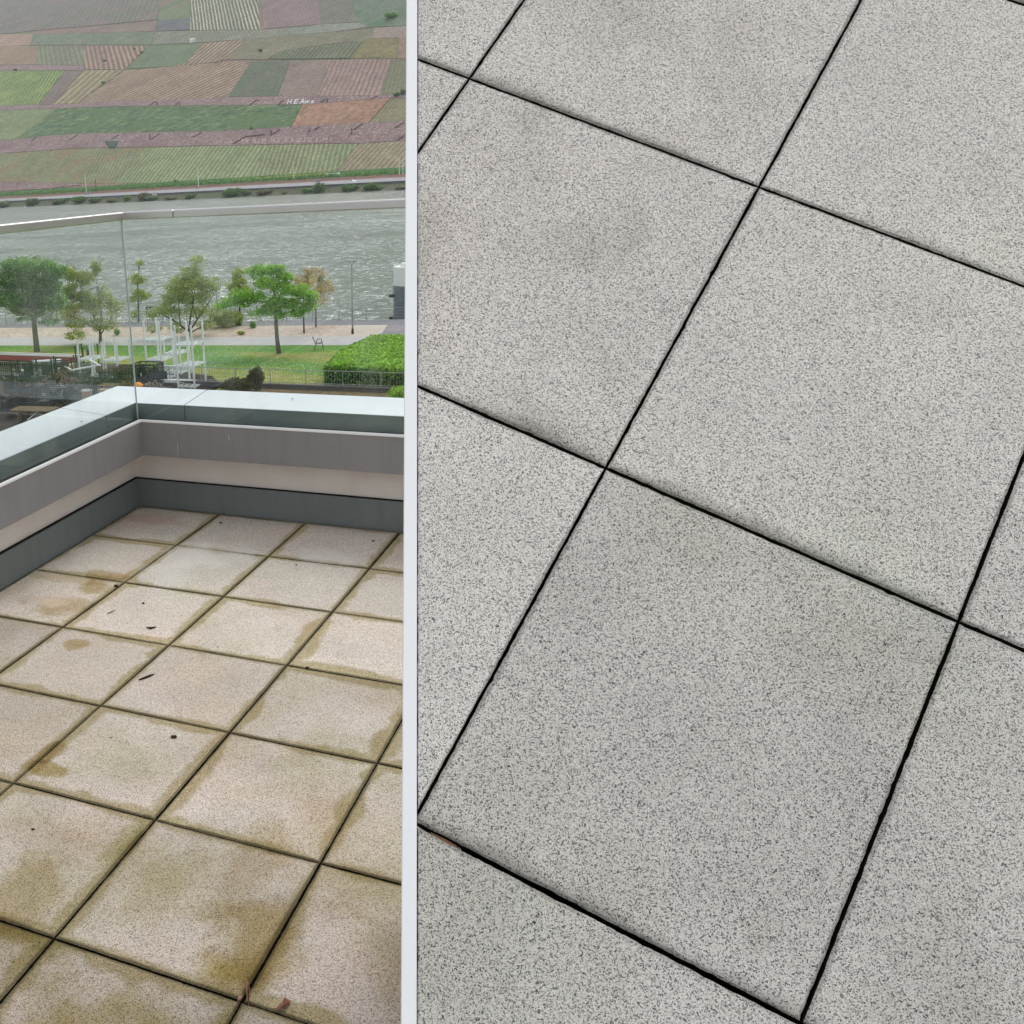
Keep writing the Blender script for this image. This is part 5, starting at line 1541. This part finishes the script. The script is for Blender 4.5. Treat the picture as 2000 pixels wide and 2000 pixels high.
# notice and scribbles
goods('notice', 'small white notice on the front of the grey cage', 'notice', 84, 775, .85, [('sheet', MB().box(0, .20, -.07, -.05, 0, .24), M['whitepaint']), ('emblem', MB().box(.07, .13, -.075, -.07, .08, .14), M['greywall'])], .15)
goods('plastic_sheet', 'crumpled pale plastic sheet hanging in the grey cage', 'plastic sheet', 110, 778, .75, [('sheet', MB().add([(0, -.08, .05), (.5, -.08, .0), (.52, -.1, .45), (.35, -.12, .38), (.15, -.09, .16)], [(0, 1, 2, 3, 4)]), plain('milky plastic', (180, 190, 194), .4, var=.2, scale=8))], .15)
# long red board with white top edge
a, b = at_z(-30, 712, GZ), at_z(150, 719, GZ)
D1 = depth_of((a + b) / 2)
an = math.atan2((b - a).y, (b - a).x); L = (b - a).length
rb = empty('red_skip', (a.x, a.y, GZ), 'long low red container with a white rim behind the cages', 'container', None, an)
mb = MB().box(0, L, 0, .06, .42, .80).box(0, L, .7, .76, .42, .80).box(0, .06, .06, .7, .42, .80).box(L - .06, L, .06, .7, .42, .80)
mb.build('red_side', plain('faded red paint', (176, 84, 90), .6, var=.1, scale=1), rb)
MB().box(-.03, L + .03, -.04, .10, .802, .90).box(-.03, L + .03, .66, .80, .802, .88).build('white_rim', M['whitepaint'], rb)
MB().box(0.1, L - .1, .1, .66, .1, .44).build('floor', M['rust'], rb)
# white sloping beams
def beam(px0, py0, h0, px1, py1, h1, w, label, mat, name='steel_beam', cat='beam'):
    a = at_z(px0, py0, GZ); a.z = GZ + h0; b = at_z(px1, py1, GZ); b.z = GZ + h1
    c = (a + b) / 2
    o = MB().bar(a, b, w, w * .7).build(name, mat, None, origin=tuple(c))
    tag(o, label, cat)
def px_on(px, py, z):         # a point seen at that pixel at height z above the yard
    return at_z(px, py, GZ + z)
def beam2(p0, p1, w, label, mat, name='steel_beam', cat='beam'):
    a, b = px_on(*p0), px_on(*p1); c = (a + b) / 2
    tag(MB().bar(a, b, w, w * .7).build(name, mat, None, origin=tuple(c)), label, cat)
beam2((121, 713, 1.7), (141, 723, 1.6), .10, 'short white angle iron sticking up at the end of the long beam', M['whitepaint'])
beam2((139, 723, 1.6), (193, 713, 1.7), .12, 'long pale grey steel beam lying across the yard goods', M['zinc'])
beam2((97, 727, 1.3), (146, 709, 1.5), .10, 'white edged sloping plank behind the railed frames', M['whitepaint'])
beam2((41, 722, 1.5), (66, 731, 1.4), .08, 'short white tube inside the left cage', M['whitepaint'])
beam2((175, 703, 2.0), (196, 714, 1.9), .09, 'white slanted tube above the beam beside the racks', M['whitepaint'])
beam2((54, 820, .5), (74, 803, .8), .07, 'thin pale pole leaning at the lower left above the coping', M['zinc'])
beam2((90, 784, .6), (93, 799, .3), .13, 'stubby white upright below the noticed cage', M['whitepaint'])
beam2((92, 799, .3), (106, 797, .3), .10, 'pale foot piece beside the stubby upright', M['zinc'])
# tan board, drum, pallet and crates
goods('wooden_panel', 'tan sloping wooden panel behind the railed frames', 'panel', 98, 738, .9, [('board', MB().add([(0, 0, 0), (2.0, 0, .55), (2.0, .1, .95), (0, .1, .45)], [(0, 1, 2, 3)]).add([(0, .13, 0), (2.0, .13, .55), (2.0, .14, .95), (0, .14, .45)], [(3, 2, 1, 0)]), plain('tan plywood', (172, 146, 118), .8, var=.1))])
goods('drum', 'short round cardboard drum with pale lid behind the coping', 'drum', 171, 787, .42, [('barrel', MB().tube([(0, 0, 0), (0, 0, .75)], .32, 20), plain('brown cardboard', (168, 140, 118), .9, var=.1)), ('lid', MB().tube([(0, 0, .752), (0, 0, .79)], .34, 20), plain('pale lid', (214, 206, 194), .7))])
goods('cardboard_box', 'brown cardboard box with white straps right of the drum', 'box', 191, 781, .40, [('carton', MB().box(0, .95, 0, .7, 0, .62), plain('brown carton', (166, 132, 110), .9, var=.1)), ('strap', MB().box(.25, .28, -.01, .72, -.01, .632).box(.65, .68, -.01, .72, -.01, .632), M['whitepaint'])])
def pallet(px, py, z, label, ang=0.0):
    mb = MB()
    for k in range(5): mb.box(0, 1.2, k * .17, k * .17 + .10, .12, .142)
    for k in range(3): mb.box(k * .53, k * .53 + .1, 0, .8, .02, .118)
    goods('pallet', label, 'pallet', px, py, z, [('deck', mb, M['timber'])], ang, 'wooden pallets in the yard')
pallet(190, 757, 1.05, 'small pale pallet on top of the cardboard box')
for k in range(4): pallet(34, 824 - k * 5, .10 + k * .16, ['lowest', 'second', 'third', 'top'][k] + ' weathered pallet in the stack at the lower left', .1)
pallet(96, 800, .1, 'weathered pallet beside the stubby white upright', .2)
goods('timber_stack', 'stack of long weathered planks at the lower left edge', 'planks', 18, 803, .95, [('plank', MB().box(0, 2.6, k * .19, k * .19 + .16, 0, .05), M['timber']) for k in range(6)], .12)
goods('steel_bin', 'dark steel post box standing under the noticed cage', 'bin', 78, 816, .0, [('bin_body', MB().box(0, .55, 0, .5, .02, .95), M['blacksteel']), ('bin_rim', MB().box(-.03, .58, -.03, .53, .952, 1.0), M['blacksteel'])])
goods('tarpaulin', 'small orange tarpaulin heap right of the glass joint', 'tarpaulin', 270, 756, .35, [('cover', MB().tube([(0, 0, 0), (.02, 0, .14), (.0, 0, .26), (0.02, 0, .32)], [.34, .32, .20, .05], 9), plain('orange tarpaulin', (236, 150, 40), .6, var=.1))])
for k, (x, y, z, s, c, lab) in enumerate(((286, 762, .0, .5, (120, 74, 62), 'red brown scrap heap right of the orange tarpaulin'), (250, 762, .0, .5, (132, 104, 90), 'brown scrap heap left of the orange tarpaulin'), (300, 760, .2, .45, (146, 138, 122), 'pale scrap heap in front of the front racks'), (110, 795, .2, .5, (128, 112, 98), 'pale rubble heap below the cage with plastic sheet'), (60, 742, 1.2, .5, (110, 120, 122), 'grey scrap heap in the left cage'), (215, 765, .1, .6, (112, 112, 116), 'grey scrap heap under the open cage'), (140, 752, .8, .5, (122, 96, 96), 'reddish scrap heap in the narrow frame'), (170, 752, .5, .6, (96, 94, 92), 'dark scrap heap under the leftmost racks'), (40, 745, .6, .8, (150, 156, 158), 'pale tangled scrap at the left edge'), (90, 755, .9, .7, (120, 118, 116), 'grey scrap behind the noticed cage'), (125, 765, .6, .7, (170, 172, 172), 'whitish scrap in the scribbled cage'), (60, 785, .2, .8, (70, 62, 54), 'dark brown scrap under the cages'), (110, 740, 1.1, .6, (140, 112, 100), 'brown scrap beside the wooden panel'), (20, 780, .5, .8, (82, 80, 78), 'dark scrap in the low cage'), (150, 770, .3, .7, (90, 84, 78), 'dark brown scrap before the drum'), (190, 745, .3, .7, (150, 154, 156), 'pale scrap below the long beam'))):
    rr = random.Random(k); mb = MB()
    for q in range(60):
        a = Vector((rr.uniform(-s, s), rr.uniform(-s, s), rr.uniform(0, .35)))
        b = a + Vector((rr.uniform(-.3, .3), rr.uniform(-.3, .3), rr.uniform(-.1, .25)))
        mb.bar(a, b, rr.uniform(.02, .10), rr.uniform(.02, .06))
    goods('scrap_heap', lab, 'scrap', x, y, z, [('scrap', mb, plain('mixed scrap', c, .8, var=.4, scale=6))])
goods('black_goods', 'black sacks piled in the dark cage with a white tag', 'sacks', 262, 750, .12, [('sack', MB().tube([(.5, .5, 0), (.5, .5, .4), (.5, .5, .75)], [.5, .48, .2], 10), plain('black plastic', (34, 36, 38), .5, var=.3)), ('sack', MB().tube([(1.2, .5, 0), (1.2, .5, .5), (1.2, .5, .85)], [.45, .42, .2], 10), plain('black plastic', (38, 40, 40), .5, var=.3)), ('tag', MB().box(.55, .66, -.03, -.02, .55, .75), M['whitepaint'])])
goods('crate', 'slatted grey crate standing right inside the dark cage', 'crate', 290, 745, .9, [('slats', sum([[]], []) or MB().box(0, .9, 0, .03, 0, .04).box(0, .9, 0, .03, .12, .16).box(0, .9, 0, .03, .24, .28).box(0, .9, 0, .03, .36, .40).box(0, .9, 0, .03, .48, .52).box(0, .9, .8, .83, 0, .52), M['blacksteel']), ('end_board', MB().box(0, .03, .031, .799, 0, .52), M['blacksteel'])])

# ================================================================== small litter on the terrace
M['twig'] = plain('dark twig', (62, 50, 38), .9, .1)
M['dryleaf'] = plain('dry pinkish leaf', (150, 116, 100), .8, .1, var=.25, scale=40)
def litter(name, label, cat, pix, r, mat, z=.004):
    pts = [at_z(x, y, 0) + Vector((0, 0, z)) for x, y in pix]
    c = sum(pts, Vector()) / len(pts)
    n = len(pts)
    rad = [r * (.5 if i in (0, n - 1) else 1) for i in range(n)]
    tag(MB().tube(pts, rad, 6).build(name, mat, None, origin=tuple(c), smooth=True), label, cat)
litter('twig', 'longest dark twig, lying on a pale slab left of the middle', 'twig', [(271, 1329.5), (282, 1326), (292, 1322), (301, 1318.6)], .0042, M['twig'])
litter('leaf_scrap', 'curled dark leaf scrap on the slab near the left parapet', 'leaf', [(286, 1227), (294, 1228.5), (305, 1226)], .0045, M['twig'])
litter('twig', 'thin pale brown twig beside the leaf scrap', 'twig', [(210, 1200), (217, 1197), (224, 1193.5)], .0026, plain('pale twig', (120, 104, 84), .9))
litter('twig', 'very short twig on the slab with the pebble', 'twig', [(214.5, 1443.5), (220, 1441)], .002, M['twig'])
def leafflat(name, label, pix, mat, h=.012):
    pts = [at_z(x, y, 0) for x, y in pix]
    c = sum(pts, Vector()) / len(pts)
    n = len(pts)
    top = [p + Vector((0, 0, .003 + h * (i % 3) / 2)) for i, p in enumerate(pts)]
    tag(MB().prism(top, (0, 0, -.0012)).build(name, mat, None, origin=tuple(c)), label, 'leaf')
leafflat('dry_leaf', 'pinkish dry leaf standing in the joint at the bottom', [(483, 1920), (487, 1932), (490, 1955), (486, 1968), (481, 1950), (480, 1934)], M['dryleaf'], .03)
leafflat('dry_leaf', 'narrow curled dry leaf left of the joint crossing at the bottom', [(475, 1943), (473, 1958), (466, 1970), (460, 1975), (466, 1955)], M['dryleaf'], .02)
leafflat('dry_leaf', 'reddish dry leaf at the bottom edge of the terrace', [(539, 1971), (550, 1966), (556, 1958), (569, 1957), (566, 1965), (556, 1972), (546, 1975)], plain('reddish leaf', (140, 92, 76), .8, var=.3, scale=30))
for k, (x, y, r, lab) in enumerate(((339.5, 1441, .0085, 'black pebble on the slab in the middle left'), (280, 1179, .005, 'small grey pebble near the left parapet'), (431, 1022, .006, 'dark speck on the slab against the far parapet'), (729, 1057.5, .006, 'dark speck on the third slab along the far parapet'), (64.5, 1621, .0045, 'tiny black pebble on the olive slab at the left'), (227, 1146, .009, 'black crumb in the joint beside the stained slab'), (579, 1104, .004, 'tiny dark crumb on the olive edged slab'), (600, 1305, .006, 'dark crumb in the joint right of the middle'))):
    p = at_z(x, y, 0)
    bm = bmesh.new(); bmesh.ops.create_icosphere(bm, subdivisions=2, radius=r)
    rr = random.Random(k)
    for v in bm.verts: v.co = v.co * rr.uniform(.8, 1.15); v.co.z *= .6; v.co.x *= 1.3
    me = bpy.data.meshes.new('pebble'); bm.to_mesh(me); bm.free()
    tag(link('pebble', me, M['twig'], None, (p.x, p.y, r * .5)), lab, 'pebble', 'pebbles and crumbs on the terrace')
# crumbs on the coping
for k, (x, y, lab) in enumerate(((571, 780.5, 'dark insect like crumb in the middle of the far coping'), (289, 758, 'dark crumb on the far coping near the corner'), (299, 785.5, 'crumb on the far coping close to the inner edge'), (367, 790.5, 'crumb beside the joint of the far coping'), (159, 820, 'crumb on the left coping'))):
    p = at_z(x, y, .630); bm = bmesh.new(); bmesh.ops.create_icosphere(bm, subdivisions=1, radius=.0045)
    for v in bm.verts: v.co.z *= .5; v.co.x *= 1.6
    me = bpy.data.meshes.new('crumb'); bm.to_mesh(me); bm.free()
    oo_ = p.y if x > 265 else -1 - p.x
    tag(link('crumb', me, M['twig'], None, (p.x, p.y, .618 + .0015 + (oo_ - O_CI) * .0912)), lab, 'crumb', 'crumbs on the coping')
# dry grass stalks caught in the joints of the slope
def slope_pt(px, py, lift=0.0):
    r = ray(px, py); t = (OO - CAM).dot(SN) / r.dot(SN)
    return CAM + r * t + SN * lift
for k, (pix, lab) in enumerate((([(826, 1622), (850, 1635), (878, 1648), (903, 1662)], 'brown dry grass stalk in the lowest joint of the slope'), ([(1530, 1066), (1555, 1080), (1580, 1092), (1603, 1103)], 'pale dry stalk in the middle joint of the slope'), ([(842, 1626), (870, 1642), (892, 1655)], 'second thinner stalk beside the brown one in the lowest joint'))):
    pts = [slope_pt(x, y, -.004) for x, y in pix]; c = sum(pts, Vector()) / len(pts)
    tag(MB().tube(pts, [.0006, .0022, .0022, .0008][:len(pts)], 6).build('dry_stalk', plain('dry stalk', (134, 98, 74) if k != 1 else (168, 150, 128), .9), None, origin=tuple(c)), lab, 'stalk')

# ================================================================== haze over the valley
hz = MB().box(-1700, 2300, -400, 2300, -16, 520).build('haze', bpy.data.materials.new('valley haze'))
tag(hz, None, None, None, 'stuff')
hm = hz.data.materials[0]; hm.use_nodes = True
for n in list(hm.node_tree.nodes):
    if n.type == 'BSDF_PRINCIPLED': hm.node_tree.nodes.remove(n)
pv = hm.node_tree.nodes.new('ShaderNodeVolumePrincipled')
pv.inputs['Color'].default_value = (0.86, 0.90, 0.95, 1)
pv.inputs['Density'].default_value = 0.00011
pv.inputs['Anisotropy'].default_value = 0.2
hm.node_tree.links.new(pv.outputs[0], hm.node_tree.nodes['Material Output'].inputs['Volume'])
